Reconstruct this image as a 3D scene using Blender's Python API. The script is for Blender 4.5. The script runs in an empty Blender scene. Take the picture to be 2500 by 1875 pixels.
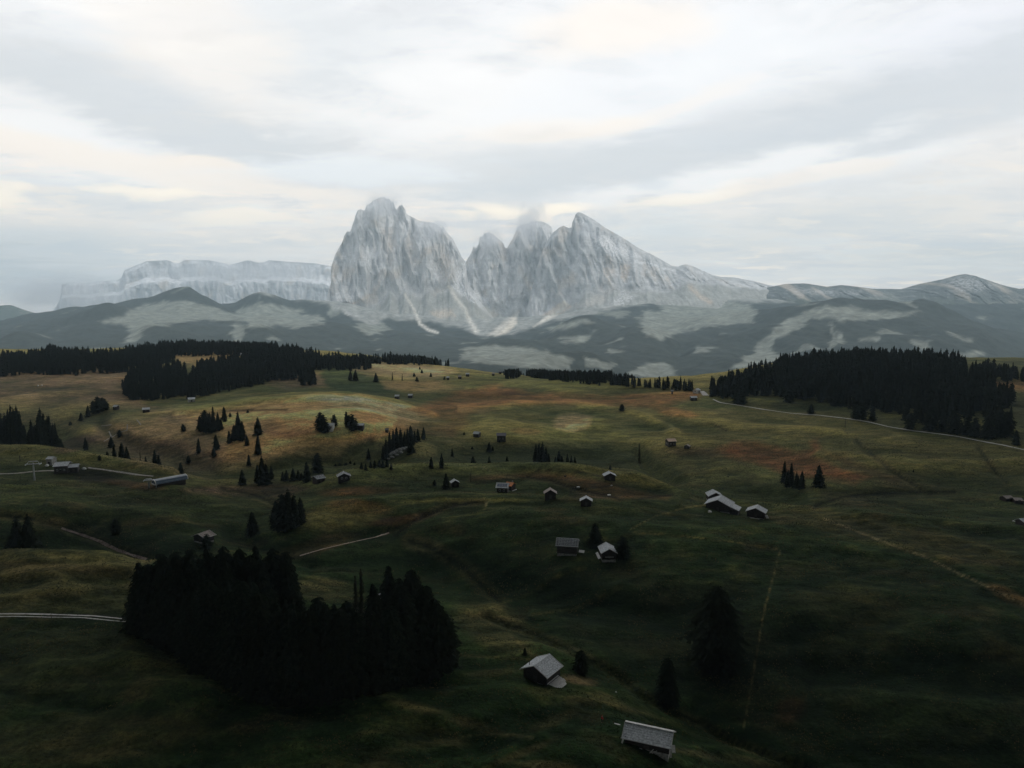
import bpy, bmesh, math, random
import numpy as np
from mathutils import Vector, Matrix

# ------------------------------------------------------------------ camera, light, exposure
S = bpy.context.scene
COL = S.collection
H0 = 100.0                      # height of the viewpoint above the meadow (metres)
FPX = 1720.0                    # focal length in photo pixels (photo is 2500 wide)
PITCH = math.atan((937.5 - 750) / FPX)
CP, SP = math.cos(PITCH), math.sin(PITCH)

cam_d = bpy.data.cameras.new('camera')
cam_d.sensor_width = 36.0
cam_d.lens = 36.0 * FPX / 2500.0
cam_d.clip_start = 1.0
cam_d.clip_end = 90000.0
cam = bpy.data.objects.new('camera', cam_d)
COL.objects.link(cam)
cam.location = (0, 0, H0)
cam.rotation_euler = (math.pi / 2 - PITCH, 0, 0)
S.camera = cam

S.render.engine = 'CYCLES'
S.view_settings.view_transform = 'Standard'
S.view_settings.look = 'None'
S.view_settings.gamma = 1.0
S.view_settings.exposure = 0.0
S.view_settings.use_curve_mapping = False
S.cycles.volume_bounces = 1
S.cycles.max_bounces = 6
S.cycles.diffuse_bounces = 3
S.cycles.transparent_max_bounces = 8

SUN_EL, SUN_AZ = math.radians(30), math.radians(118)     # azimuth from +y, clockwise
sun_d = bpy.data.lights.new('sun', 'SUN')
sun_d.energy = 1.3
sun_d.angle = math.radians(12)
sun_d.color = (1.0, 0.93, 0.84)
sun = bpy.data.objects.new('sun', sun_d)
COL.objects.link(sun)
sdir = Vector((math.sin(SUN_AZ) * math.cos(SUN_EL), math.cos(SUN_AZ) * math.cos(SUN_EL), math.sin(SUN_EL)))
sun.rotation_euler = sdir.to_track_quat('Z', 'Y').to_euler()
sun.location = (0, 0, 3000)


def ray(u, v):
    """direction of the line of sight through a photo pixel, scaled so that y = 1"""
    a = (np.asarray(u, float) - 1250.0) / FPX
    b = (937.5 - np.asarray(v, float)) / FPX
    y = CP + b * SP
    return a / y, (-SP + b * CP) / y


def pix(x, y, z):
    """photo pixel of a world point"""
    zr = z - H0
    f = y * CP - zr * SP
    up = y * SP + zr * CP
    f = np.maximum(f, 1e-3)
    return 1250.0 + FPX * x / f, 937.5 - FPX * up / f


# ------------------------------------------------------------------ node helpers
class NT:
    def __init__(self, tree):
        self.t = tree
        self.n = tree.nodes
        self.l = tree.links

    def new(self, kind, **kw):
        nd = self.n.new(kind)
        for k, v in kw.items():
            setattr(nd, k, v)
        return nd

    def link(self, a, b):
        self.l.new(a, b)

    def math(self, op, a, b=None, c=None, clamp=False):
        m = self.new('ShaderNodeMath', operation=op)
        m.use_clamp = clamp
        for i, v in enumerate((a, b, c)):
            if v is None:
                continue
            if isinstance(v, (int, float)):
                m.inputs[i].default_value = v
            else:
                self.link(v, m.inputs[i])
        return m.outputs[0]

    def mix(self, fac, a, b, blend='MIX'):
        m = self.new('ShaderNodeMix', data_type='RGBA', blend_type=blend)
        for i, v in ((0, fac), (6, a), (7, b)):
            if isinstance(v, (int, float)):
                m.inputs[i].default_value = v
            elif isinstance(v, tuple):
                m.inputs[i].default_value = (v[0], v[1], v[2], 1)
            else:
                self.link(v, m.inputs[i])
        return m.outputs[2]

    def noise(self, vec, scale, detail=4, rough=0.55, dist=0.0):
        m = self.new('ShaderNodeTexNoise')
        if vec is not None:
            self.link(vec, m.inputs['Vector'])
        m.inputs['Scale'].default_value = scale
        m.inputs['Detail'].default_value = detail
        m.inputs['Roughness'].default_value = rough
        m.inputs['Distortion'].default_value = dist
        return m.outputs[0]

    def maprange(self, val, a, b, c=0.0, d=1.0, kind='SMOOTHSTEP'):
        m = self.new('ShaderNodeMapRange', interpolation_type=kind)
        self.link(val, m.inputs[0])
        for i, v in enumerate((a, b, c, d)):
            m.inputs[i + 1].default_value = v
        return m.outputs[0]

    def mapping(self, vec, loc=(0, 0, 0), rot=(0, 0, 0), scale=(1, 1, 1), kind='POINT'):
        m = self.new('ShaderNodeMapping', vector_type=kind)
        self.link(vec, m.inputs[0])
        m.inputs[1].default_value = loc
        m.inputs[2].default_value = rot
        m.inputs[3].default_value = scale
        return m.outputs[0]


# ------------------------------------------------------------------ sky
def build_world():
    w = bpy.data.worlds.new('World')
    S.world = w
    w.use_nodes = True
    T = NT(w.node_tree)
    T.n.clear()
    out = T.new('ShaderNodeOutputWorld')
    sky = T.new('ShaderNodeTexSky', sky_type='NISHITA')
    sky.sun_disc = False
    sky.sun_elevation = SUN_EL
    sky.sun_rotation = SUN_AZ
    bg1 = T.new('ShaderNodeBackground')
    bg1.inputs[1].default_value = 0.06
    T.link(sky.outputs[0], bg1.inputs[0])
    geo = T.new('ShaderNodeTexCoord')
    sep = T.new('ShaderNodeSeparateXYZ')
    T.link(geo.outputs['Generated'], sep.inputs[0])
    X, Y, Z = sep.outputs
    az = T.math('ARCTAN2', X, Y)
    el = T.math('ARCSINE', Z)
    cmb = T.new('ShaderNodeCombineXYZ')
    T.link(az, cmb.inputs[0])
    T.link(el, cmb.inputs[1])
    ae = cmb.outputs[0]
    # clouds lie in sheets: stretched noise, bent by a slower noise
    wv = T.new('ShaderNodeTexNoise')
    T.link(T.mapping(ae, scale=(3.2, 9.0, 1)), wv.inputs['Vector'])
    wv.inputs['Scale'].default_value = 1.0
    wv.inputs['Detail'].default_value = 4
    wv.inputs['Roughness'].default_value = 0.58
    sub = T.new('ShaderNodeVectorMath', operation='SUBTRACT')
    T.link(wv.outputs['Color'], sub.inputs[0])
    sub.inputs[1].default_value = (0.5, 0.5, 0.5)
    scl = T.new('ShaderNodeVectorMath', operation='MULTIPLY')
    T.link(sub.outputs[0], scl.inputs[0])
    scl.inputs[1].default_value = (0.22, 0.06, 0.0)
    add = T.new('ShaderNodeVectorMath', operation='ADD')
    T.link(ae, add.inputs[0])
    T.link(scl.outputs[0], add.inputs[1])
    aw = add.outputs[0]
    ramp = T.new('ShaderNodeValToRGB')
    T.link(T.math('DIVIDE', el, 0.6, clamp=True), ramp.inputs[0])
    cr = ramp.color_ramp
    stops = [(0.0, (.76, .70, .64)), (0.06, (.90, .83, .76)), (0.16, (1.0, .92, .83)), (0.32, (.97, .915, .86)),
             (0.5, (.88, .88, .88)), (0.72, (.90, .905, .92)), (1.0, (.86, .87, .90))]
    cr.elements[0].position = 0
    cr.elements[0].color = stops[0][1] + (1,)
    cr.elements[1].position = 1
    cr.elements[1].color = stops[-1][1] + (1,)
    for p, c in stops[1:-1]:
        e = cr.elements.new(p)
        e.color = c + (1,)
    col = ramp.outputs[0]
    # cloud sheets in perspective: position on a level plane overhead
    zz = T.math('ADD', T.math('MAXIMUM', Z, 0.0), .10)
    cp = T.new('ShaderNodeCombineXYZ')
    T.link(T.math('DIVIDE', X, zz), cp.inputs[0])
    T.link(T.math('DIVIDE', Y, zz), cp.inputs[1])
    nb1 = T.noise(T.mapping(cp.outputs[0], rot=(0, 0, .35), scale=(1.0, 1.5, 1)), 1.0, 8, .62, .3)
    nb2 = T.noise(T.mapping(cp.outputs[0], loc=(5, 2, 0), rot=(0, 0, -.2), scale=(2.6, 3.4, 1)), 1.0, 7, .62, .3)
    # broad cloud structure everywhere
    n1 = T.noise(T.mapping(aw, rot=(0, 0, -0.12), scale=(2.2, 8.5, 1)), 1.0, 5, 0.55)
    n2 = T.noise(T.mapping(aw, loc=(3, 1, 0), scale=(5.0, 26.0, 1)), 1.0, 4, 0.6)
    col = T.mix(T.math('MULTIPLY', T.maprange(n1, .50, .68), .42), col, (.66, .70, .73))
    col = T.mix(T.math('MULTIPLY', T.maprange(n1, .48, .30), .50), col, (.93, .93, .93))
    low = T.maprange(el, .30, .06)
    col = T.mix(T.math('MULTIPLY', T.math('MULTIPLY', T.maprange(n2, .54, .72), .38), low), col, (.64, .68, .69))
    col = T.mix(T.math('MULTIPLY', T.math('MULTIPLY', T.maprange(n2, .47, .33), .45), low), col, (.93, .89, .83))
    col = T.mix(T.math('MULTIPLY', T.maprange(nb1, .50, .62), .50), col, (.70, .72, .74))
    col = T.mix(T.math('MULTIPLY', T.maprange(nb1, .49, .38), .60), col, (1.08, 1.05, 1.0))
    col = T.mix(T.math('MULTIPLY', T.maprange(nb2, .52, .62), .42), col, (.73, .74, .755))
    col = T.mix(T.math('MULTIPLY', T.math('MULTIPLY', T.maprange(nb2, .48, .38), .75), T.maprange(el, .36, .10)), col, (1.22, 1.05, .86))
    # the cloud bands and glowing gaps in view: (u, v, half width, half height, tilt deg, colour, strength)
    grey, blue, wht, warm, glow = (.70, .72, .73), (.66, .69, .72), (1.02, 1.0, .98), (1.05, .94, .82), (1.25, 1.10, .88)
    F = [(420, 300, 620, 120, -10, blue, .75), (760, 370, 420, 90, -6, grey, .5), (30, 200, 260, 70, -8, grey, .4),
         (780, 120, 330, 150, -20, (.78, .80, .81), .55), (520, 110, 260, 110, -20, warm, .35),
         (1150, 250, 420, 170, 8, wht, .75), (1700, 180, 620, 170, 12, (.93, .94, .96), .7),
         (2450, 60, 300, 90, 0, (.89, .90, .96), .6), (1500, 70, 260, 60, 4, warm, .55),
         (2250, 260, 620, 120, 14, blue, .8), (1700, 360, 620, 80, 11, blue, .75), (1250, 410, 420, 70, 3, grey, .7),
         (1850, 385, 260, 34, 6, grey, .5), (1330, 320, 300, 28, 6, warm, .5), (1620, 265, 330, 24, 14, warm, .35),
         (1750, 425, 420, 36, 9, wht, .8), (2200, 378, 300, 30, 10, wht, .6), (2380, 460, 420, 80, 6, (.82, .80, .78), .5),
         (130, 330, 300, 60, -14, wht, .8), (250, 395, 480, 34, -5, warm, .75), (480, 403, 110, 16, -3, warm, .8),
         (850, 420, 340, 38, 4, (.90, .92, .93), .8), (60, 446, 130, 8, 3, wht, .9), (200, 480, 330, 30, -5, (.70, .73, .75), .5),
         (340, 478, 90, 10, -2, glow, .7), (10, 485, 50, 30, 0, glow, .7), (570, 535, 110, 17, 0, glow, .9),
         (700, 480, 260, 22, 0, warm, .6), (1210, 523, 110, 22, 0, glow, 1.0), (1110, 535, 60, 16, 0, glow, .8), (1370, 510, 80, 18, 4, glow, .9),
         (1640, 486, 150, 22, 8, glow, .55), (1950, 430, 260, 20, 8, warm, .55), (2390, 510, 120, 20, 8, warm, .55),
         (500, 570, 600, 50, 0, (.92, .86, .80), .5), (130, 600, 260, 50, 0, (.70, .72, .72), .6), (60, 690, 340, 60, 0, (.52, .56, .58), .8),
         (1900, 560, 420, 50, 5, (.78, .77, .74), .5), (2350, 640, 320, 40, 0, (.76, .75, .71), .5),
         (2000, 668, 400, 22, 0, (.93, .90, .85), .5), (700, 625, 260, 16, 0, (.90, .85, .80), .5),
         (1570, 560, 160, 60, 0, (.70, .74, .75), .4), (1580, 440, 60, 30, 0, (.70, .74, .77), .5)]
    nbk = T.math('ADD', T.math('MULTIPLY', T.math('SUBTRACT', nb1, .5), 1.8), T.math('MULTIPLY', T.math('SUBTRACT', nb2, .5), 1.5))
    for u, v, ru, rv, tilt, c, st in F:
        sx, sz = ray(u, v)
        a0 = math.atan2(float(sx), 1.0)
        e0 = math.atan2(float(sz), math.hypot(float(sx), 1.0))
        m = T.mapping(aw, loc=(a0, e0, 0), rot=(0, 0, math.radians(tilt)), scale=(ru / FPX * .92, rv / FPX, 1), kind='TEXTURE')
        ln = T.new('ShaderNodeVectorMath', operation='LENGTH')
        T.link(m, ln.inputs[0])
        k = T.maprange(T.math('ADD', ln.outputs['Value'], nbk), 1.25, 0.35, 0.0, min(1.0, st))
        col = T.mix(k, col, c)
    # below the horizon: dim land
    col = T.mix(T.maprange(el, -0.005, -0.06), col, (.10, .11, .11))
    bg2 = T.new('ShaderNodeBackground')
    T.link(col, bg2.inputs[0])
    bg2.inputs[1].default_value = 1.22
    mx = T.new('ShaderNodeMixShader')
    mx.inputs[0].default_value = 0.97
    T.link(bg1.outputs[0], mx.inputs[1])
    T.link(bg2.outputs[0], mx.inputs[2])
    T.link(mx.outputs[0], out.inputs[0])


build_world()


# ------------------------------------------------------------------ generic helpers
def mat(name, base=(.5, .5, .5), rough=.9, spec=.2, build=None, metallic=0.0):
    m = bpy.data.materials.new(name)
    m.use_nodes = True
    T = NT(m.node_tree)
    b = m.node_tree.nodes['Principled BSDF']
    b.inputs['Base Color'].default_value = base + (1,)
    b.inputs['Roughness'].default_value = rough
    b.inputs['Specular IOR Level'].default_value = spec
    b.inputs['Metallic'].default_value = metallic
    if build:
        build(T, b)
    return m


def speckled(a, b, scale, stretch=(1, 1, 1), rough=.85, spec=.2, metallic=0.0, name='surface', bump=0.0):
    def f(T, bs):
        tc = T.new('ShaderNodeTexCoord')
        n = T.noise(T.mapping(tc.outputs['Object'], scale=stretch), scale, 5, .6)
        T.link(T.mix(T.maprange(n, .35, .65), a, b), bs.inputs['Base Color'])
        if bump:
            bp = T.new('ShaderNodeBump')
            bp.inputs['Strength'].default_value = bump
            T.link(n, bp.inputs['Height'])
            T.link(bp.outputs[0], bs.inputs['Normal'])
    return mat(name, a, rough, spec, f, metallic)


def tag(o, label=None, cat=None, group=None, kind=None):
    if label: o['label'] = label
    if cat: o['category'] = cat
    if group: o['group'] = group
    if kind: o['kind'] = kind
    return o


def mesh_np(name, V, Fq, material=None, smooth=True, tone=None, parent=None):
    """mesh from numpy arrays, Fq (n,3) or (n,4)"""
    me = bpy.data.meshes.new(name)
    V = np.asarray(V, np.float32)
    Fq = np.asarray(Fq, np.int32)
    me.vertices.add(len(V))
    me.vertices.foreach_set('co', V.ravel())
    k = Fq.shape[1]
    me.loops.add(Fq.size)
    me.loops.foreach_set('vertex_index', Fq.ravel())
    me.polygons.add(len(Fq))
    me.polygons.foreach_set('loop_start', np.arange(0, Fq.size, k, dtype=np.int32))
    me.polygons.foreach_set('loop_total', np.full(len(Fq), k, np.int32))
    if smooth:
        me.polygons.foreach_set('use_smooth', np.ones(len(Fq), bool))
    me.update(calc_edges=True)
    if tone is not None:
        a = me.color_attributes.new('tone', 'FLOAT_COLOR', 'POINT')
        c = np.ones((len(V), 4), np.float32)
        c[:, :3] = tone
        a.data.foreach_set('color', c.ravel())
    if material:
        me.materials.append(material)
    o = bpy.data.objects.new(name, me)
    COL.objects.link(o)
    if parent:
        o.parent = parent
    return o


def grid_faces(nr, nc, flip=False):
    i = np.arange(nr * nc).reshape(nr, nc)
    a, b, c, d = i[:-1, :-1], i[:-1, 1:], i[1:, 1:], i[1:, :-1]
    q = np.stack((a, b, c, d) if not flip else (a, d, c, b), -1)
    return q.reshape(-1, 4)


rs = np.random.RandomState(7)
_P = rs.permutation(512)
_P = np.concatenate([_P, _P, _P])
_G = rs.rand(512) * 2 * np.pi
_GX, _GY = np.cos(_G), np.sin(_G)


def perlin(x, y, seed=0):
    x = np.asarray(x, float) + seed * 17.13
    y = np.asarray(y, float) + seed * 9.71
    xi, yi = np.floor(x).astype(int), np.floor(y).astype(int)
    xf, yf = x - xi, y - yi
    u, v = xf * xf * xf * (xf * (xf * 6 - 15) + 10), yf * yf * yf * (yf * (yf * 6 - 15) + 10)

    def g(ix, iy, fx, fy):
        h = _P[(_P[ix & 511] + iy) & 511]
        return _GX[h] * fx + _GY[h] * fy
    a = g(xi, yi, xf, yf)
    b = g(xi + 1, yi, xf - 1, yf)
    c = g(xi, yi + 1, xf, yf - 1)
    d = g(xi + 1, yi + 1, xf - 1, yf - 1)
    return 1.4 * ((a * (1 - u) + b * u) * (1 - v) + (c * (1 - u) + d * u) * v)


def fbm(x, y, oct=4, seed=0, gain=.5):
    s, a = 0, 1.0
    for k in range(oct):
        s = s + a * perlin(x, y, seed + k * 3)
        x, y, a = x * 2.03, y * 2.03, a * gain
    return s


def ridged(x, y, oct=4, seed=0, gain=.5):
    s, a = 0, 1.0
    for k in range(oct):
        s = s + a * (1 - 2 * np.abs(perlin(x, y, seed + k * 5)))
        x, y, a = x * 2.1, y * 2.1, a * gain
    return s


def smooth(a, b, x):
    t = np.clip((x - a) / (b - a), 0, 1)
    return t * t * (3 - 2 * t)


def rbf_fit(P, z, lam=0.002):
    P = np.asarray(P, float)
    n = len(P)
    d = np.linalg.norm(P[:, None] - P[None], axis=-1)
    K = np.where(d > 0, d * d * np.log(np.maximum(d, 1e-9)), 0) + lam * np.eye(n)
    Q = np.hstack([np.ones((n, 1)), P])
    A = np.block([[K, Q], [Q.T, np.zeros((3, 3))]])
    w = np.linalg.solve(A, np.concatenate([z, np.zeros(3)]))
    return P, w


def rbf_eval(fit, X, Y):
    P, w = fit
    out = w[-3] + w[-2] * X + w[-1] * Y
    for (px, py), k in zip(P, w[:-3]):
        r2 = (X - px) ** 2 + (Y - py) ** 2
        out = out + k * 0.5 * r2 * np.log(np.maximum(r2, 1e-12))
    return out


def poly_dist(u, v, pts):
    """distance from (u,v) arrays to a polyline"""
    d = np.full(np.shape(u), 1e9)
    for (a, b), (c, e) in zip(pts[:-1], pts[1:]):
        dx, dy = c - a, e - b
        t = np.clip(((u - a) * dx + (v - b) * dy) / max(dx * dx + dy * dy, 1e-6), 0, 1)
        d = np.minimum(d, np.hypot(u - a - t * dx, v - b - t * dy))
    return d


def in_poly(u, v, pts):
    r = np.zeros(np.shape(u), bool)
    n = len(pts)
    for i in range(n):
        (x1, y1), (x2, y2) = pts[i], pts[(i + 1) % n]
        if y1 == y2:
            continue
        r ^= ((y1 > v) != (y2 > v)) & (u < (x2 - x1) * (v - y1) / (y2 - y1) + x1)
    return r


def poly_mask(u, v, pts, soft):
    pts = [tuple(p) for p in pts]
    ins = in_poly(u, v, pts)
    d = poly_dist(u, v, pts + [pts[0]])
    return np.clip(0.5 + np.where(ins, d, -d) / (2 * soft), 0, 1)


# ------------------------------------------------------------------ meadow terrain (fan shaped height field)
# (u, v, z): ground seen at photo pixel (u, v) lies z metres below the viewpoint
VIS = [
    (-150, 1875, -99), (400, 1875, -99), (800, 1875, -98), (1200, 1875, -97), (1550, 1875, -99), (1750, 1875, -106), (1950, 1865, -115), (2300, 1875, -117), (2650, 1875, -118),
    (0, 1700, -100), (300, 1650, -99), (700, 1740, -99), (1050, 1660, -100), (1320, 1670, -98), (1570, 1815, -98), (1130, 1800, -99), (1450, 1740, -99),
    (1600, 1700, -108), (1500, 1640, -107), (1700, 1765, -111), (1300, 1530, -106), (1400, 1600, -102), (1230, 1580, -100),
    (1150, 1530, -103), (1745, 1620, -109), (1620, 1710, -110), (2100, 1700, -110), (2450, 1700, -110), (2100, 1500, -104), (2450, 1480, -103), (1850, 1400, -99), (1500, 1480, -104), (1250, 1430, -106),
    (1150, 1400, -105), (1385, 1360, -100), (1480, 1370, -100), (1380, 1470, -105), (1600, 1330, -97), (2050, 1370, -100),
    (1760, 1252, -97), (1855, 1262, -97), (1100, 1217, -95), (1250, 1220, -95), (1400, 1223, -95.5), (1650, 1228, -96),
    (1340, 1207, -99), (1230, 1196, -99), (1490, 1162, -97), (1120, 1170, -98), (1420, 1195, -98),
    (1120, 1144, -94), (1250, 1138, -94), (1400, 1142, -94.5), (1550, 1160, -96), (1680, 1205, -99),
    (1240, 1062, -100), (1165, 1060, -100), (1450, 1040, -102), (1630, 1088, -104), (1300, 930, -95), (1300, 1000, -98), (1150, 1010, -97), (1500, 960, -94), (1050, 990, -100),
    (1000, 950, -96), (1250, 945, -93), (1600, 955, -92), (1100, 912, -91), (1300, 930, -92), (1000, 893, -90), (900, 890, -88), (1500, 945, -90), (1690, 965, -91),
    (1720, 968, -92), (2000, 1012, -95), (2300, 1062, -98), (2500, 1098, -100), (2000, 985, -92), (2300, 1010, -92), (2480, 1040, -95), (1850, 940, -88),
    (1900, 915, -82), (2100, 893, -76), (2250, 893, -75), (2340, 905, -79), (2500, 940, -84),
    (1800, 1100, -104), (2100, 1150, -103), (2400, 1150, -105), (2400, 1200, -108), (2150, 1210, -107), (1950, 1125, -104), (1900, 1180, -108), (1720, 1150, -108),
    (2200, 1250, -104), (2480, 1290, -104), (2100, 1300, -100), (1950, 1240, -103), (1800, 1215, -103), (1980, 1222, -106), (2150, 1238, -104.5),
    (1540, 1110, -111), (1620, 1170, -111), (1480, 1120, -112),
    (800, 1045, -89), (850, 1000, -84), (750, 1000, -86), (850, 965, -84), (650, 1050, -93), (620, 1010, -91), (950, 1000, -92), (900, 1060, -93), (800, 1090, -99), (650, 1110, -101),
    (1000, 1020, -98), (1020, 1060, -99), (1010, 1100, -97), (950, 1140, -94.5), (830, 1160, -95), (780, 1175, -98), (700, 1200, -102),
    (500, 1080, -101), (400, 1090, -106), (300, 1060, -103), (200, 1040, -103), (330, 1120, -108), (500, 1150, -108), (580, 1160, -108),
    (300, 1000, -98), (150, 1000, -99), (200, 950, -93), (450, 980, -96), (600, 960, -94), (700, 940, -92), (400, 930, -92),
    (0, 930, -92), (150, 912, -88), (0, 915, -89), (300, 915, -88), (480, 875, -80), (300, 870, -80), (600, 900, -86), (750, 920, -89), (50, 880, -83), (700, 870, -80), (520, 850, -76),
    (0, 1098, -94), (100, 1097, -94), (180, 1110, -94.5), (250, 1121, -95), (330, 1133, -96), (420, 1148, -97),
    (170, 1150, -97), (0, 1160, -97), (410, 1215, -97), (300, 1180, -98), (500, 1215, -99), (250, 1165, -99.5), (100, 1250, -96), (300, 1250, -98), (0, 1240, -95), (560, 1225, -102),
    (300, 1315, -103), (150, 1290, -101), (240, 1330, -106), (490, 1312, -101), (420, 1280, -99), (600, 1310, -105), (560, 1270, -102),
    (0, 1352, -91), (120, 1347, -91), (250, 1350, -92), (370, 1362, -95), (0, 1420, -96), (0, 1500, -97), (300, 1450, -98), (300, 1500, -98), (200, 1520, -98),
    (700, 1290, -100), (740, 1352, -104), (940, 1310, -102), (800, 1260, -98), (950, 1240, -97), (1000, 1400, -106), (800, 1450, -105), (1080, 1470, -104), (1130, 1490, -103), (950, 1210, -97),
    (500, 1560, -100), (850, 1560, -101), (1050, 1230, -96),
]
# hidden ground: (u, z, Y)
HID = [(0, -112, 530), (100, -113, 530), (250, -113, 500), (380, -113, 460), (100, -115, 600),
       (0, -106, 288), (150, -106, 290), (300, -107, 290),
       (1120, -108, 462), (1250, -110, 470), (1400, -112, 470), (1550, -112, 440), (1250, -108, 510), (1400, -108, 520),
       (830, -107, 455), (950, -107, 470), (1250, -98.5, 372), (1450, -99.5, 372), (1600, -101, 380),
       (-200, -98, 300), (-200, -100, 500), (-200, -96, 800), (2700, -104, 400), (2700, -104, 250), (2700, -98, 700),
       (-200, -82, 1400), (0, -78, 1300), (300, -76, 1300), (600, -78, 1300), (850, -90, 1350), (1000, -112, 1350), (1200, -128, 1300), (1400, -132, 1200), (1600, -132, 1150), (1750, -126, 1150),
       (950, -150, 1500), (1200, -168, 1500), (1450, -185, 1450), (1700, -185, 1450), (2100, -125, 1450), (2500, -130, 1450),
       (1900, -88, 1120), (2100, -80, 1120), (2300, -84, 1150), (2500, -92, 1250), (2700, -95, 1200)]
for u in range(-300, 2900, 300):
    HID += [(u, -150 if u < 850 else -225, 1750), (u, -240 if u < 850 else -310, 2200), (u, -390, 2800)]
    HID += [(u, -100, 70), (u, -100, 110)]
KS = 1.0
pts, zs = [], []
for u, v, z in VIS:
    s, q = ray(u, v)
    Yv = z / q
    pts.append((s * KS, math.log(Yv)))
    zs.append(z)
for u, z, Yv in HID:
    pts.append(((u - 1250) / FPX * KS, math.log(Yv)))
    zs.append(z)
# merge points that coincide
keep, kz = [], []
for p, z in zip(pts, zs):
    if all((p[0] - q[0]) ** 2 + (p[1] - q[1]) ** 2 > 0.018 ** 2 for q in keep):
        keep.append(p)
        kz.append(z)
FIT = rbf_fit(keep, np.array(kz), lam=0.0006)

NCM, NRM = 700, 640
sg = np.linspace(-1.05, 1.05, NCM)
LY0, LY1 = math.log(62.0), math.log(2700.0)
tt = np.linspace(0, 1, NRM)
lyg = LY0 + (LY1 - LY0) * (0.78 * tt + 0.22 * tt ** 2)
SG, LG = np.meshgrid(sg, lyg)
YG = np.exp(LG)
XG = SG * YG
ZM = rbf_eval(FIT, SG * KS, LG)
amp = smooth(2000, 900, YG)
ZM += amp * (1.7 * fbm(XG / 70, YG / 60, 3, 1) + 1.15 * (fbm(XG / 26, YG / 16, 3, 4)) * smooth(900, 150, YG) + .22 * fbm(XG / 7, YG / 5, 3, 9) * smooth(600, 140, YG))
ZM += 2.0 * smooth(300, 700, YG) * amp * ridged(XG / 90 + YG / 300, YG / 60, 2, 12) * .5
# creeks and cuts (photo polylines), (points, width m, depth m)
U_M, V_M = pix(XG, YG, ZM + H0)
for pl, w, h in [([(880, 1240), (960, 1222), (1100, 1216), (1250, 1219), (1400, 1223), (1650, 1229)], 13, 2.0), ([(840, 1160), (960, 1146), (1100, 1143), (1250, 1138), (1400, 1142), (1550, 1162), (1680, 1205)], 12, 2.6),
                 ([(-100, 1098), (100, 1098), (250, 1121), (330, 1134), (420, 1150)], 13, 2.4), ([(-100, 1178), (150, 1183), (300, 1186), (450, 1198)], 12, 1.8), ([(430, 1010), (600, 985), (850, 966), (960, 985), (1060, 1016)], 10, 2.6),
                 ([(640, 1140), (740, 1118), (840, 1118), (900, 1072)], 15, -4.0), ([(1120, 1002), (1250, 987), (1400, 986), (1550, 1008), (1650, 1055)], 10, 2.2), ([(1080, 1105), (1250, 1100), (1480, 1112)], 15, -3.0),
                 ([(1560, 1105), (1600, 1150), (1680, 1190), (1800, 1200), (1950, 1215)], 18, -4.0), ([(1790, 1226), (1950, 1245), (2150, 1262), (2500, 1300)], 13, 2.2), ([(1050, 1390), (1250, 1430), (1500, 1470), (1700, 1500)], 48, -4.0),
                 ([(1080, 1290), (1250, 1270), (1500, 1290), (1800, 1330)], 30, 1.6), ([(700, 1330), (850, 1300), (960, 1290)], 22, -2.2), ([(120, 1240), (300, 1255), (450, 1270)], 18, 1.8), ([(560, 1300), (640, 1330), (760, 1370)], 18, -2.5),
                 ([(250, 1035), (330, 1085), (430, 1120), (520, 1140)], 20, -4.0), ([(700, 1250), (850, 1232), (1000, 1250)], 16, 1.8), ([(2000, 1110), (2250, 1140), (2500, 1130)], 16, 2.0), ([(1650, 1020), (1850, 1045), (2050, 1060)], 12, 2.0),
                 ([(100, 1650), (300, 1620), (480, 1700)], 60, 2.0), ([(900, 1790), (1100, 1760), (1250, 1720)], 40, 1.5), ([(1900, 1500), (2150, 1470), (2450, 1560)], 60, 2.5), ([(2000, 1620), (2250, 1640), (2500, 1660)], 50, -3.0)]:
    ZM += h * np.exp(-(poly_dist(U_M, V_M, pl) / w) ** 2)
U_M, V_M = pix(XG, YG, ZM + H0)
CREEKS = [([(1180, 1500), (1300, 1545), (1400, 1590), (1500, 1640), (1560, 1690), (1640, 1735), (1720, 1770), (1790, 1810), (1900, 1850), (1990, 1880)], 9, 1.6),
          ([(1220, 1470), (1130, 1385), (1060, 1340), (1000, 1320)], 14, .7),
          ([(0, 1255), (120, 1275), (220, 1310), (290, 1340), (360, 1365)], 9, 1.2),
          ([(2090, 1075), (2130, 1110), (2180, 1150), (2250, 1195)], 7, 1.0), ([(2390, 1095), (2430, 1150), (2460, 1180)], 7, 1.0),
          ([(1990, 1235), (2060, 1212), (2150, 1205), (2330, 1200)], 9, 1.3),
          ([(1290, 1165), (1340, 1170), (1400, 1192), (1460, 1205), (1510, 1218)], 6, .7),
          ([(540, 1190), (590, 1200), (640, 1215), (690, 1240)], 8, 1.2), ([(940, 1300), (1020, 1265), (1100, 1230), (1180, 1225)], 7, 1.0)]
for pl, w, dep in CREEKS:
    d = poly_dist(U_M, V_M, pl) / w
    wob = 1 + .5 * perlin(U_M / 25, V_M / 25, 3)
    ZM -= dep * np.exp(-(d / wob) ** 2)
# small grassy ridges in the dark hollow and at the lower edge
for pl, w, h in [([(1180, 1490), (1290, 1450), (1370, 1400), (1420, 1385)], 13, 1.1), ([(1300, 1500), (1400, 1485), (1480, 1450), (1520, 1430)], 12, 1.0),
                 ([(0, 1415), (160, 1398), (360, 1388)], 16, 1.2), ([(0, 1465), (150, 1445), (330, 1440)], 14, 1.1), ([(1190, 1875), (1280, 1815), (1330, 1800)], 16, .9),
                 ([(1700, 1830), (1800, 1835), (1900, 1875)], 14, .8), ([(950, 1720), (1050, 1745), (1120, 1800)], 26, .9), ([(2120, 1270), (2300, 1360), (2500, 1470)], 10, .6)]:
    d = poly_dist(U_M, V_M, pl) / w
    ZM += h * np.exp(-d ** 2)


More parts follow.
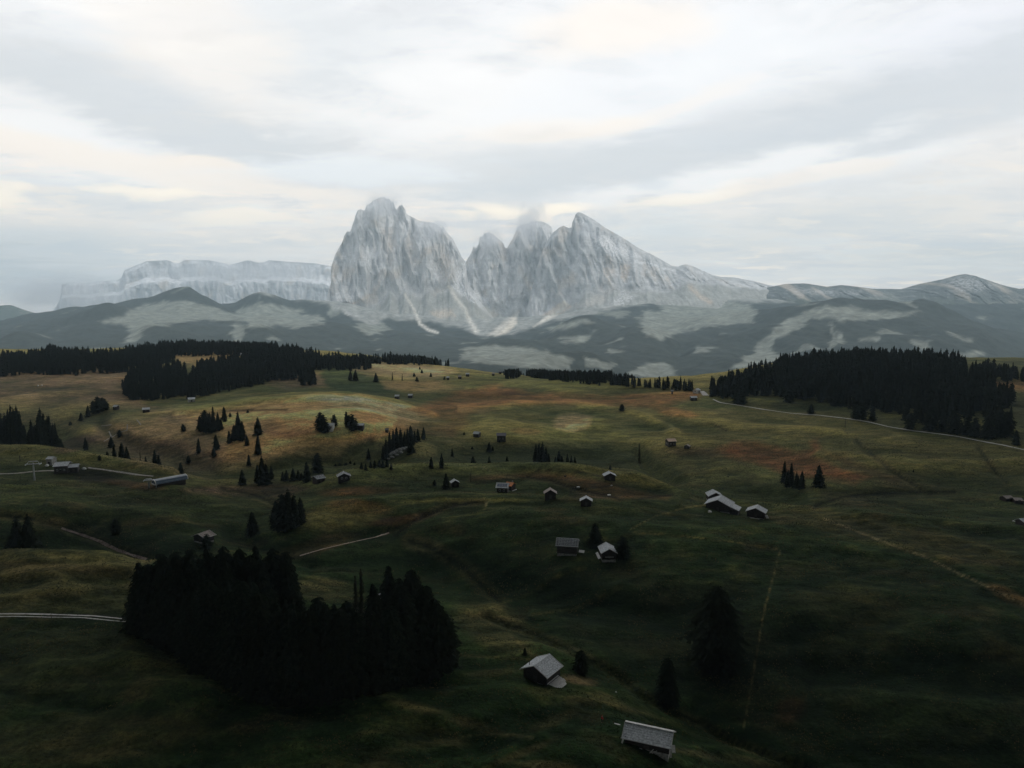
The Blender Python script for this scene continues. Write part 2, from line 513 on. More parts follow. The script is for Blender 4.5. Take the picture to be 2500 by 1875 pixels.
def ground_z(x, y):
    """absolute ground height of the meadow at world x, y (bilinear)"""
    x, y = np.asarray(x, float), np.asarray(y, float)
    fs = np.clip((x / y - sg[0]) / (sg[1] - sg[0]), 0, NCM - 1.001)
    fl = np.clip(np.interp(np.log(y), lyg, np.arange(NRM)), 0, NRM - 1.001)
    i, j = fl.astype(int), fs.astype(int)
    a, b = fl - i, fs - j
    return H0 + (ZM[i, j] * (1 - a) * (1 - b) + ZM[i + 1, j] * a * (1 - b) + ZM[i, j + 1] * (1 - a) * b + ZM[i + 1, j + 1] * a * b)


def hit(u, v, ymin=100.0, ymax=2400.0):
    """where the line of sight through (u, v) meets the meadow"""
    s, q = ray(u, v)
    ys = np.exp(np.linspace(math.log(ymin), math.log(ymax), 1400))
    zr = H0 + q * ys
    g = ground_z(s * ys, ys)
    k = np.nonzero(zr <= g)[0]
    if len(k) == 0:
        return None
    k = max(k[0], 1)
    a0, a1 = zr[k - 1] - g[k - 1], zr[k] - g[k]
    t = a0 / (a0 - a1 + 1e-9)
    y = ys[k - 1] + t * (ys[k] - ys[k - 1])
    return float(s * y), float(y), float(ground_z(s * y, y))


def hit_h(u, v, h, ymin=100.0):
    """point h metres above the meadow that is seen at (u, v)"""
    s, q = ray(u, v)
    ys = np.exp(np.linspace(math.log(ymin), math.log(2400), 2400))
    zr = H0 + q * ys
    g = ground_z(s * ys, ys) + h
    k = np.nonzero(zr <= g)[0]
    if len(k) == 0:
        return None
    k = max(k[0], 1)
    return float(s * ys[k]), float(ys[k]), float(g[k])


# ------------------------------------------------------------------ meadow colours (what grows where)
def meadow_tone():
    u, v = pix(XG, YG, ZM + H0)
    wu = u + 14 * fbm(XG / 40, YG / 40, 3, 21)
    wv = v + 5 * fbm(XG / 40, YG / 40, 3, 22)
    deep, green, olive = np.array((.013, .029, .011)), np.array((.025, .047, .016)), np.array((.056, .060, .022))
    n1 = fbm(XG / 120, YG / 90, 4, 31)
    n2 = fbm(XG / 30, YG / 18, 4, 35)
    n3 = fbm(XG / 9, YG / 4, 3, 38)
    t = deep + (green - deep) * smooth(-.5, .6, n1 + .4 * n2)[..., None]
    t = t + (olive - t) * (.65 * smooth(-.05, .75, n2 * .7 + .4 * n3 + .25 * fbm(XG / 200, YG / 150, 2, 44)))[..., None]
    br = np.array((.085, .055, .032))
    t = t + (br - t) * (.30 * smooth(.15, .9, fbm(XG / 26, YG / 15, 4, 51) + .3 * n3))[..., None]

    def put(c, m):
        nonlocal t
        m = np.clip(m, 0, 1)[..., None]
        t = t * (1 - m) + np.array(c) * m

    def ell(cu, cv, ru, rv, tilt=0, soft=.35):
        a = math.radians(tilt)
        du, dv = wu - cu, wv - cv
        p, q = (du * math.cos(a) + dv * math.sin(a)) / ru, (-du * math.sin(a) + dv * math.cos(a)) / rv
        return 1 - smooth(1 - soft, 1 + soft, np.hypot(p, q))

    def pol(pts, soft=8):
        return poly_mask(wu, wv, pts, soft)
    brk = .65 + .35 * smooth(-.4, .4, n3 + n2 * .5)
    TAN, RUST, BROWN, PINK, LTAN = (.50, .33, .165), (.31, .155, .075), (.18, .10, .062), (.29, .195, .14), (.62, .45, .27)
    LOL, LGRN, DARK = (.15, .135, .055), (.075, .095, .040), (.022, .020, .014)
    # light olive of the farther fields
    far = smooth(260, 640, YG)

    def blur(A, k, ax):
        P_ = np.pad(A, [(k + 1, k) if i == ax else (0, 0) for i in (0, 1)], mode='edge')
        c_ = np.cumsum(P_, axis=ax)
        return (np.take(c_, range(2 * k + 1, c_.shape[ax]), ax) - np.take(c_, range(0, c_.shape[ax] - 2 * k - 1), ax)) / (2 * k + 1)
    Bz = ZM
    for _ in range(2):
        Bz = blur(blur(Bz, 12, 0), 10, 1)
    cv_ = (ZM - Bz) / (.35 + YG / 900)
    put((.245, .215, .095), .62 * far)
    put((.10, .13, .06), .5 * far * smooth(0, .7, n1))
    put((.050, .058, .028), .8 * pol([(1740, 985), (1740, 950), (1900, 880), (2600, 860), (2600, 1100), (2300, 1062), (2000, 1012)], 10))
    put((.22, .12, .06), .6 * pol([(2400, 930), (2600, 930), (2600, 965), (2440, 950)], 6))
    # far left brown field
    put(PINK, .8 * pol([(-200, 905), (300, 900), (350, 925), (330, 955), (380, 1000), (250, 985), (100, 990), (-200, 975)], 12) * brk)
    put((.11, .105, .06), .6 * pol([(-200, 975), (150, 960), (300, 990), (260, 1040), (150, 1060), (-200, 1060)], 10))
    put((.045, .055, .035), .6 * ell(130, 953, 210, 9, 2))
    put(LGRN, .6 * ell(600, 925, 230, 28, 3))
    put(TAN, .7 * pol([(420, 862), (590, 865), (600, 888), (500, 900), (430, 885)], 6) * brk)
    put(PINK, .7 * pol([(650, 915), (790, 910), (800, 945), (700, 950), (640, 935)], 6) * brk)
    put((.055, .085, .04), .8 * pol([(785, 895), (870, 898), (930, 930), (980, 965), (850, 962), (800, 950)], 7))
    # tan slopes at the far centre
    put(LTAN, .75 * pol([(880, 882), (1040, 890), (1110, 905), (1080, 920), (960, 918), (860, 905)], 8) * brk)
    put(TAN, .55 * pol([(930, 932), (1060, 930), (1130, 945), (1020, 958), (940, 950)], 6))
    put(LGRN, .5 * pol([(1060, 930), (1300, 915), (1650, 950), (1300, 960), (1100, 950)], 8))
    # the pale knoll with the white house
    kn = [(430, 1015), (520, 1000), (650, 985), (760, 968), (880, 965), (960, 985), (1060, 1015), (1020, 1038), (960, 1045), (930, 1070), (860, 1085), (830, 1112), (700, 1108), (640, 1135), (540, 1150), (480, 1120), (560, 1075), (520, 1050)]
    put(TAN, .88 * pol(kn, 9) * (.75 + .25 * brk))
    put(LTAN, .8 * ell(880, 985, 130, 13, 6))
    put(LTAN, .75 * ell(990, 1012, 80, 10, 12))
    put((.20, .15, .06), .5 * ell(780, 1080, 120, 12, -8))
    put(BROWN, .75 * ell(700, 1052, 55, 17, 3) * brk)
    put(BROWN, .6 * (ell(720, 1045, 85, 26, 0) * (1 - ell(700, 1045, 50, 13, 0))))
    put(BROWN, .6 * ell(900, 1018, 55, 13, 6))
    put(RUST, .45 * ell(930, 1055, 70, 14, -10))
    put((.14, .085, .045), .55 * ell(560, 1105, 120, 24, -20))
    # brown gully on the left
    put(PINK, .62 * pol([(250, 1030), (420, 1000), (480, 1030), (560, 1090), (520, 1160), (430, 1145), (300, 1120), (200, 1080)], 14) * brk)
    put(BROWN, .5 * ell(370, 1090, 110, 22, 6))
    put((.055, .07, .04), .6 * pol([(180, 1005), (330, 1000), (400, 1015), (330, 1040), (200, 1040)], 8))
    put((.075, .05, .045), .7 * ell(180, 1085, 60, 14, -15))
    # orange moor band
    ob = [(1075, 975), (1130, 955), (1210, 942), (1290, 958), (1420, 968), (1560, 962), (1700, 952), (1700, 970), (1640, 985), (1560, 990), (1420, 985), (1250, 985), (1160, 1000), (1130, 1020), (1150, 1035), (1100, 1062), (1060, 1050), (1100, 1030), (1040, 1015), (1000, 1000)]
    put(RUST, .88 * pol(ob, 7) * brk)
    put((.24, .13, .06), .5 * ell(1180, 965, 90, 9, 4))
    put(RUST, .6 * ell(1640, 1005, 60, 10, 12) * brk)
    put((.055, .045, .035), .5 * ell(1260, 962, 50, 4, 3))
    put(BROWN, .55 * ell(1060, 1050, 70, 16, 0) * brk)
    # green hill with pale disc
    put((.13, .135, .055), .7 * ell(1300, 1040, 260, 42, 2) * brk)
    put((.20, .175, .075), .45 * ell(1230, 1040, 110, 16, -6) * brk)
    put(LTAN, .62 * ell(1398, 1030, 48, 23, 0, .2) * brk)
    put((.21, .15, .08), .55 * ell(1160, 1002, 50, 7, 0))
    put((.21, .13, .07), .55 * ell(1285, 1056, 40, 8, 5) * brk)
    put((.04, .055, .028), .6 * ell(1330, 1120, 240, 24, 0))
    # orange patch on the right
    op = [(1755, 1098), (1790, 1080), (1850, 1078), (1905, 1092), (1940, 1106), (1980, 1100), (1975, 1082), (1995, 1072), (1990, 1115), (2060, 1148), (2115, 1165), (2090, 1178), (1990, 1165), (1900, 1150), (1850, 1130), (1790, 1115)]
    put((.25, .105, .055), .85 * pol(op, 9) * brk)
    put((.14, .09, .05), .5 * pol([(2000, 1100), (2060, 1115), (2250, 1185), (2200, 1195), (2080, 1150)], 8))
    put((.15, .12, .06), .5 * ell(1710, 1188, 45, 5, 2))
    put((.13, .10, .055), .45 * ell(2070, 1215, 60, 14, 8))
    put((.09, .06, .045), .5 * ell(1700, 1105, 80, 12, 4))
    # rusty bog between the huts
    put((.13, .065, .032), .75 * pol([(1150, 1165), (1300, 1152), (1400, 1160), (1520, 1190), (1640, 1215), (1500, 1217), (1420, 1200), (1330, 1172), (1240, 1165), (1140, 1180)], 6) * brk)
    put((.11, .06, .05), .6 * ell(1440, 1207, 40, 9, 5))
    put((.13, .12, .045), .5 * ell(1500, 1160, 130, 14, 10))
    put((.17, .16, .055), .55 * ell(1130, 1222, 170, 5, 0))
    put((.16, .075, .035), .7 * ell(880, 1200, 95, 11, -4) * brk)
    put((.16, .08, .038), .6 * ell(870, 1238, 75, 15, 4) * brk)
    put((.15, .085, .045), .5 * ell(770, 1330, 110, 18, -14) * brk)
    put((.15, .13, .05), .5 * ell(830, 1260, 110, 28, -6))
    put((.11, .07, .055), .7 * pol([(440, 1195), (540, 1185), (640, 1180), (760, 1190), (700, 1215), (560, 1210), (470, 1205)], 6) * brk)
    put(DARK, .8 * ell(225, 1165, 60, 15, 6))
    put((.10, .055, .035), .6 * ell(330, 1185, 70, 10, 6))
    put((.10, .04, .022), .5 * ell(980, 1265, 80, 10, -8))
    # lower left fields
    put((.16, .14, .065), .55 * pol([(-100, 1350), (200, 1346), (370, 1362), (330, 1400), (330, 1500), (-100, 1490)], 12) * brk)
    put((.11, .085, .045), .5 * ell(30, 1385, 260, 14, 2) * brk)
    put((.06, .055, .027), .35 * ell(200, 1620, 330, 90, -5) * brk)
    put((.07, .05, .027), .4 * ell(230, 1800, 300, 60, -5) * brk)
    put((.17, .14, .07), .5 * ell(800, 1440, 90, 26, 4) * brk)
    put((.12, .10, .05), .5 * ell(1210, 1530, 100, 50, 25) * brk)
    put((.19, .13, .075), .7 * ell(1420, 1660, 45, 12, 10) * brk)
    for cu, cv, ru, rv, tl in [(1010, 1725, 70, 10, 12), (1160, 1775, 70, 12, 18), (1100, 1815, 40, 10, 10), (1350, 1760, 60, 12, -20), (1270, 1840, 90, 9, -22),
                               (1500, 1720, 60, 8, 20), (1700, 1840, 90, 8, 10), (1850, 1865, 80, 10, 15), (1350, 1870, 80, 10, 5), (1200, 1640, 60, 8, -4)]:
        put((.15, .12, .06), .40 * ell(cu, cv, ru, rv, tl, .6) * brk)
    put((.14, .055, .03), .8 * ell(1935, 1735, 38, 26, -20, .5) * brk)
    put((.13, .10, .045), .35 * ell(2200, 1310, 300, 34, 12) * brk)
    put((.17, .10, .045), .7 * ell(2470, 1455, 60, 16, 25) * brk)
    put((.06, .045, .02), .3 * ell(2050, 1480, 120, 40, 5) * brk)
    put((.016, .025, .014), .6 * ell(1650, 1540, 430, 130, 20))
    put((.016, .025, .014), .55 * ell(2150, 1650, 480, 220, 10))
    # wet and dark lines in the creeks, pale dry lines along trails
    for pl, w, dep in CREEKS:
        d = poly_dist(u, v, pl)
        wd = np.maximum(w * .35 * (1 + .8 * perlin(u / 18, v / 18, 5)), .5)
        put((.14, .11, .055), .40 * np.exp(-((d - w * .9) / (w * .6)) ** 2) * brk)
        put((.012, .012, .009), .75 * np.exp(-(d / wd) ** 2))
    TR = [([(2010, 1265), (2100, 1300), (2190, 1335), (2260, 1360), (2340, 1400), (2430, 1440), (2520, 1488)], 2.4, (.36, .29, .18)),
          ([(1903, 1348), (1885, 1420), (1868, 1480), (1856, 1545), (1843, 1620), (1830, 1700), (1815, 1780)], 2.0, (.26, .21, .10)),
          ([(1545, 1300), (1660, 1308), (1790, 1322), (1900, 1342)], 2.0, (.20, .16, .06)), ([(1540, 1292), (1600, 1260), (1680, 1238), (1730, 1232)], 2.2, (.20, .17, .07)),
          ([(1180, 1490), (1290, 1450), (1370, 1400), (1430, 1385)], 4, (.13, .12, .05)), ([(1300, 1500), (1400, 1487), (1480, 1450), (1520, 1430)], 4, (.13, .12, .05)),
          ([(1570, 1105), (1625, 1075), (1640, 1060)], 2, (.2, .17, .1)), ([(1700, 1090), (1760, 1110), (1830, 1140)], 3, (.12, .10, .06)),
          ([(2090, 1060), (2110, 1095), (2150, 1130), (2240, 1180)], 2, (.16, .14, .08)), ([(1180, 1140), (1230, 1165), (1275, 1165)], 1.5, (.2, .17, .09)),
          ([(1190, 1222), (1183, 1243)], 2.5, (.3, .26, .13)), ([(1630, 1180), (1700, 1195), (1740, 1212)], 2.5, (.22, .17, .09)), ([(340, 1045), (470, 1025), (560, 1000)], 2, (.16, .12, .07)),
          ([(400, 1130), (480, 1100), (560, 1080), (640, 1050)], 3, (.19, .14, .08)), ([(1110, 1800), (1200, 1790), (1300, 1800)], 4, (.17, .14, .07)),
          ([(1140, 1495), (1230, 1535), (1300, 1600)], 5, (.14, .12, .06)), ([(900, 1600), (1130, 1600), (1290, 1610), (1310, 1600)], 4, (.14, .12, .05))]
    for pl, w, c in TR:
        d = poly_dist(u, v, pl)
        gap = smooth(-.5, .1, perlin(u / 9, v / 9, 8))
        put(c, .55 * np.exp(-(d / (w * .8)) ** 2) * (.35 + .65 * gap))
    for pl in [[(1160, 1182), (1220, 1172), (1290, 1165), (1340, 1172), (1400, 1193), (1470, 1207), (1520, 1220)], [(1405, 1192), (1490, 1187)], [(1395, 1198), (1390, 1210), (1430, 1217)],
               [(960, 1310), (1010, 1275), (1090, 1240), (1150, 1228)], [(1560, 1218), (1640, 1208)], [(1480, 1165), (1400, 1150), (1280, 1146)], [(700, 1000), (560, 1003), (620, 1000)],
               [(640, 1200), (700, 1245), (660, 1240)], [(1735, 1032), (1750, 1040), (1775, 1052)]]:
        put((.015, .012, .010), .8 * np.exp(-(poly_dist(u, v, pl) / 2.2) ** 2))
    crest_light = (smooth(.1, 1.3, cv_) * (.6 + .4 * brk))[..., None]
    t = t * (1 + (.35 + .45 * far[..., None]) * crest_light * np.array((1.15, 1.0, .7)))  # brighter sky light on the crests, put into the grass colour
    hollow_shade = smooth(-.1, -1.3, cv_)[..., None]
    t = t * (1 - .42 * hollow_shade * np.array((1.1, .85, .9)))  # shade of the hollows, darkened into the grass colour
    # grazing terraces: fine lines running across the slopes
    ter = perlin(XG / 60 + YG / 500, ZM * 1.9 + XG / 160, 61)
    t = t * (1 + .30 * ter * smooth(200, 450, YG))[..., None]
    t = t * (1 + .30 * n3 * smooth(700, 150, YG) + .16 * perlin(XG / 3, YG / 1.7, 71) * smooth(420, 130, YG))[..., None]
    return np.clip(t, .006, .5).reshape(-1, 3)


def grass_build(T, b):
    at = T.new('ShaderNodeAttribute', attribute_name='tone')
    g = T.new('ShaderNodeNewGeometry')
    p = g.outputs['Position']
    n1 = T.noise(p, 0.9, 6, .68)
    n2 = T.noise(T.mapping(p, scale=(.09, .22, .3)), 1.0, 6, .65)
    n3 = T.noise(T.mapping(p, scale=(1, 1.6, 1)), 3.2, 4, .7)
    c = at.outputs['Color']
    c = T.mix(T.maprange(n2, .35, .68), T.mix(1.0, c, (.70, .72, .70), 'MULTIPLY'), T.mix(1.0, c, (1.32, 1.25, 1.15), 'MULTIPLY'))
    c = T.mix(T.maprange(n1, .3, .7), T.mix(1.0, c, (.55, .58, .55), 'MULTIPLY'), T.mix(1.0, c, (1.42, 1.38, 1.3), 'MULTIPLY'))
    c = T.mix(T.maprange(n3, .5, .75, 0, .8), c, T.mix(1.0, c, (2.2, 2.0, 1.5), 'MULTIPLY'))
    n4 = T.noise(p, .33, 5, .7)
    c = T.mix(T.maprange(n4, .52, .7, 0, .75), c, T.mix(1.0, c, (.42, .46, .42), 'MULTIPLY'))
    T.link(c, b.inputs['Base Color'])
    bp = T.new('ShaderNodeBump')
    bp.inputs['Strength'].default_value = .9
    bp.inputs['Distance'].default_value = .5
    T.link(T.math('ADD', n1, T.math('MULTIPLY', n2, 2.0)), bp.inputs['Height'])
    T.link(bp.outputs[0], b.inputs['Normal'])


M_MEADOW = mat('meadow grass', rough=1.0, spec=.05, build=grass_build)
V = np.stack([XG, YG, ZM + H0], -1).reshape(-1, 3)
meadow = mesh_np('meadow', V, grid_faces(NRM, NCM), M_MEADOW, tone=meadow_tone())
tag(meadow, 'rolling alpine pasture of dark green, tan and rust grass', kind='structure')

# the country round about, below everything seen
M_PLAIN = mat('lowland', (.05, .06, .04), 1.0, .05)
bpy_pl = mesh_np('lowland', [(-15900, -15900, -480), (15900, -15900, -480), (15900, 15900, -480), (-15900, 15900, -480)], [(0, 1, 2, 3)], M_PLAIN)
tag(bpy_pl, kind='structure')
V = [(-9000, -9000, -6), (9000, -9000, -6), (9000, 70, -2), (-9000, 70, -2), (-9000, -9000, -470), (9000, -9000, -470)]
pl2 = mesh_np('near_plateau', V, [(0, 1, 2, 3), (4, 5, 1, 0)], mat('plateau grass', (.04, .05, .025), 1.0, .05))
tag(pl2, kind='structure')

# ------------------------------------------------------------------ foothills beyond the valley
FH = []


def fh(u, v, Y):
    s, q = ray(u, v)
    FH.append((float(s), math.log(Y), float(q) * Y))


for u, v, Y in [(-200, 832, 5000), (0, 823, 5200), (77, 808, 5300), (173, 792, 5400), (238, 775, 5700), (307, 758, 6000), (365, 742, 6300), (415, 729, 6500), (461, 726, 6600), (500, 738, 6500), (538, 754, 6500),
                (569, 760, 6600), (607, 744, 6750), (634, 735, 6800), (673, 742, 6800), (711, 752, 6800), (749, 754, 6800), (790, 745, 6900),
                (269, 763, 5600), (300, 790, 5300), (400, 775, 5700), (550, 790, 5500), (650, 775, 6000), (500, 775, 5800),
                (-200, 870, 4300), (0, 860, 4300), (200, 850, 4300), (400, 830, 4500), (600, 825, 4600), (800, 800, 5300), (800, 850, 4300),
                (200, 810, 5000), (900, 790, 6500), (900, 850, 4700), (1000, 800, 6600), (1100, 815, 6300), (1180, 825, 6000), (1050, 850, 4800),
                (1300, 800, 6300), (1400, 775, 6500), (1500, 755, 6700), (1600, 752, 6900), (1700, 750, 7000), (1250, 850, 4200), (1350, 880, 3400), (1250, 880, 3600), (1450, 840, 4400), (1500, 800, 5400),
                (1620, 780, 5900), (1640, 830, 4800), (1600, 900, 3500), (1650, 935, 3100), (1500, 920, 3100), (1700, 900, 3500), (1750, 800, 5200), (1800, 850, 4200), (1850, 760, 6500), (1780, 735, 7200),
                (1900, 780, 4900), (1960, 757, 5000), (2000, 748, 5050), (2050, 747, 5050), (2110, 755, 5050), (2190, 757, 5050), (2250, 753, 5050), (2300, 765, 5000), (2340, 790, 4900), (2400, 820, 4700), (2460, 845, 4500), (2600, 880, 4400),
                (2000, 790, 4500), (2150, 800, 4400), (2300, 850, 4000), (2000, 850, 3900), (1900, 850, 4100), (2450, 900, 3900), (1850, 900, 3500),
                (900, 880, 3700), (600, 870, 3700), (300, 880, 3600), (0, 890, 3600), (1100, 885, 3600), (2200, 880, 3700)]:
    fh(u, v, Y)
for u, z, Y in [(1000, -260, 3000), (500, -280, 3000), (0, -300, 3000), (1300, -280, 3000), (1500, -320, 2700), (1750, -330, 2800), (2200, -320, 3000), (2600, -320, 3000),
                (2000, -50, 5900), (2200, -60, 5900), (2400, -170, 5600), (2600, -250, 5400), (2100, 30, 6900), (2400, 20, 6900), (2600, 0, 6700), (1900, -40, 5800)] + \
               [(u, -520, 8600) for u in range(-200, 760, 240)] + [(u, -450, 8800) for u in range(900, 2700, 300)] + [(u, -420, 2000) for u in range(-300, 2900, 300)] + [(-500, -400, 5000), (-500, -450, 7000), (2950, -300, 5000)]:
    FH.append(((u - 1250) / FPX, math.log(Y), z))
FH = np.array(FH)
FFH = rbf_fit(np.stack([FH[:, 0], FH[:, 1] * 1.3], -1), FH[:, 2], .00008)
NCF, NRF = 560, 300
sf = np.linspace(-1.0, 1.0, NCF)
lf = np.linspace(math.log(2100), math.log(8600), NRF)
SF, LF = np.meshgrid(sf, lf)
YF = np.exp(LF)
XF = SF * YF
ZF = rbf_eval(FFH, SF, LF * 1.3)
ZF += 34 * fbm(XF / 620, YF / 700, 4, 81) + 30 * ridged(XF / 480 + YF / 2500, YF / 1100, 3, 83) * .6


for uc_, Yc_, w_, h_ in [(458, 6500, 48, 62), (636, 6800, 42, 58), (575, 6650, 26, -45), (270, 5650, 60, 45), (720, 6800, 30, -30), (2040, 5050, 90, 45), (2240, 5050, 70, 40), (1420, 5200, 70, 90), (1560, 4600, 60, 80), (2380, 4400, 60, 60), (1660, 4200, 30, -80), (1300, 5200, 40, -60), (380, 4700, 60, 70), (620, 4600, 60, 60), (60, 4400, 60, 60)]:
    ZF += h_ * np.exp(-((SF * FPX + 1250 - uc_) / w_) ** 2 - ((LF - math.log(Yc_)) / .07) ** 2)


def fh_z(x, y):
    fs = np.clip((x / y - sf[0]) / (sf[1] - sf[0]), 0, NCF - 1.001)
    fl = np.clip((np.log(y) - lf[0]) / (lf[1] - lf[0]), 0, 1) * (NRF - 1.001)
    i, j = fl.astype(int), fs.astype(int)
    a, b = fl - i, fs - j
    return H0 + ZF[i, j] * (1 - a) * (1 - b) + ZF[i + 1, j] * a * (1 - b) + ZF[i, j + 1] * (1 - a) * b + ZF[i + 1, j + 1] * a * b


# open pastures among the far woods (photo polygons)
PAST = [[(230, 785), (310, 765), (370, 745), (450, 735), (560, 765), (700, 770), (700, 790), (570, 785), (500, 782), (420, 790), (350, 800), (335, 835), (300, 838), (320, 800)],
        [(310, 760), (400, 735), (520, 748), (560, 765), (400, 775)],
        [(570, 760), (640, 738), (740, 758), (730, 775), (600, 780)],
        [(568, 790), (595, 792), (596, 840), (572, 840)], [(690, 775), (780, 770), (790, 790), (720, 800), (660, 790)],
        [(870, 790), (910, 783), (960, 805), (900, 822), (880, 815)], [(600, 770), (670, 770), (670, 800), (600, 800)],
        [(1130, 855), (1200, 840), (1300, 850), (1400, 880), (1390, 900), (1200, 890), (1120, 880)], [(1330, 800), (1430, 778), (1450, 785), (1400, 800), (1350, 808)],
        [(1570, 755), (1640, 765), (1750, 790), (1720, 800), (1660, 810), (1620, 830), (1580, 825), (1560, 790)],
        [(1600, 740), (1800, 735), (1850, 760), (1840, 790), (1700, 800), (1640, 790)],
        [(1960, 762), (2000, 748), (2070, 746), (2110, 760), (2250, 762), (2180, 775), (2060, 785), (1985, 775), (1975, 785), (1930, 815), (1890, 830), (1880, 850), (1905, 870), (1960, 880), (1800, 905), (1780, 900), (1845, 855), (1855, 830), (1890, 800)],
        [(2026, 790), (2034, 790), (2036, 850), (2030, 850)], [(2040, 808), (2056, 810), (2060, 840), (2038, 840)],
        [(1560, 893), (1620, 885), (1650, 905), (1660, 935), (1600, 925), (1530, 915)], [(1430, 870), (1500, 890), (1500, 905), (1430, 895)], [(1370, 830), (1440, 815), (1430, 835), (1380, 840)],
        [(2310, 808), (2380, 830), (2370, 835), (2310, 815)], [(2220, 830), (2270, 835), (2270, 855), (2230, 845)], [(2300, 865), (2400, 855), (2400, 868), (2310, 875)], [(2100, 825), (2150, 822), (2140, 835), (2100, 835)],
        [(1700, 845), (1760, 850), (1700, 860)], [(1480, 850), (1520, 855), (1490, 862)], [(1430, 760), (1520, 775), (1540, 765), (1500, 758)], [(2380, 772), (2410, 773), (2395, 785)]]
UF, VF = pix(XF, YF, ZF + H0)


def pasture_mask(u, v, x, y):
    wu = u + 12 * perlin(x / 160, y / 260, 91) + 9 * perlin(x / 60, y / 90, 92) + 5 * perlin(x / 25, y / 40, 98)
    wv = v + 6 * perlin(x / 160, y / 260, 93) + 4 * perlin(x / 60, y / 90, 94) + 2.5 * perlin(x / 25, y / 40, 99)
    m = np.zeros(np.shape(u))
    for p in PAST:
        m = np.maximum(m, poly_mask(wu, wv, p, 3))
    m = np.maximum(m, .8 * smooth(.62, .8, fbm(x / 300, y / 420, 4, 95)))
    for pl, w, col, st in FANS_[:]:
        m = np.maximum(m, poly_mask(u, v, pl[:-1], 3) if pl[0] == pl[-1] else np.exp(-(poly_dist(u, v, pl) / w) ** 2))
    return m


FANS_ = []


PM = pasture_mask(UF, VF, XF, YF)
# the tree line: woods stop where rock and scree begin
TL = np.interp(UF, [-200, 790, 860, 900, 950, 1050, 1120, 1180, 1250, 1350, 1450, 1540, 1650, 1760, 1850, 2600], [600, 740, 775, 795, 778, 785, 800, 822, 815, 785, 765, 745, 735, 735, 738, 735])
ROCKY = smooth(6, -6, VF - TL + 6 * perlin(XF / 90, YF / 140, 96)) * smooth(5600, 6000, YF)
nf = fbm(XF / 90, YF / 90, 4, 97)
tf = np.array((.045, .055, .050)) * np.ones(XF.shape + (1,))
pc = np.array((.185, .20, .175)) * (1 + .25 * nf)[..., None]
tf = tf * (1 - PM[..., None]) + pc * PM[..., None]
rc = np.array((.26, .27, .255)) * (1 + .3 * nf)[..., None]
tf = tf * (1 - ROCKY[..., None]) + rc * ROCKY[..., None]
# scree fans and snow gullies that run down into the woods
FANS = [([(988, 718), (1005, 745), (1015, 765), (1025, 790), (1045, 805), (1067, 812)], 3.5, (.62, .60, .54), 1.0), ([(1097, 700), (1115, 730), (1135, 755), (1148, 785), (1158, 800), (1163, 810)], 5, (.64, .62, .56), 1.0),
        ([(1190, 820), (1245, 772), (1272, 755), (1262, 775), (1235, 812), (1190, 820)], 3, (.50, .48, .43), .9), ([(1205, 822), (1235, 800), (1258, 765), (1262, 790), (1240, 812), (1205, 822)], 3, (.60, .56, .48), .9),
        ([(1300, 800), (1345, 762), (1378, 733), (1390, 745), (1352, 775), (1300, 800)], 3, (.60, .57, .50), .95), ([(1055, 762), (1100, 757), (1112, 772), (1070, 778), (1055, 762)], 5, (.56, .50, .42), .6),
        ([(835, 758), (870, 772), (850, 770), (835, 758)], 2, (.6, .6, .58), .6), ([(1460, 750), (1500, 735), (1520, 742), (1480, 752), (1460, 750)], 3, (.5, .5, .48), .6), ([(1150, 760), (1200, 745), (1215, 760), (1190, 790), (1150, 760)], 6, (.42, .42, .38), .6)]
FANS_ = FANS
for pl, w, col, st in FANS:
    if pl[0] == pl[-1]:
        m = poly_mask(UF + 3 * perlin(XF / 30, YF / 60, 5), VF, pl[:-1], w)
    else:
        m = np.exp(-(poly_dist(UF + 2 * perlin(XF / 30, YF / 60, 5), VF, pl) / w) ** 2)
    m = (m * st)[..., None]
    tf = tf * (1 - m) + np.array(col) * m


def far_build(T, b):
    at = T.new('ShaderNodeAttribute', attribute_name='tone')
    g = T.new('ShaderNodeNewGeometry')
    n1 = T.noise(g.outputs['Position'], .02, 7, .7)
    c = at.outputs['Color']
    c = T.mix(T.maprange(n1, .3, .7), T.mix(1.0, c, (.72, .72, .72), 'MULTIPLY'), T.mix(1.0, c, (1.3, 1.3, 1.3), 'MULTIPLY'))
    T.link(c, b.inputs['Base Color'])
    bp = T.new('ShaderNodeBump')
    bp.inputs['Strength'].default_value = .6
    bp.inputs['Distance'].default_value = 8
    T.link(n1, bp.inputs['Height'])
    T.link(bp.outputs[0], b.inputs['Normal'])


M_FAR = mat('far slopes', rough=1.0, spec=.05, build=far_build)
foot = mesh_np('foothills', np.stack([XF, YF, ZF + H0], -1).reshape(-1, 3), grid_faces(NRF, NCF), M_FAR, tone=np.clip(tf, .01, .7).reshape(-1, 3))
tag(foot, 'wooded foothills with pale pastures below the rock faces', kind='structure')


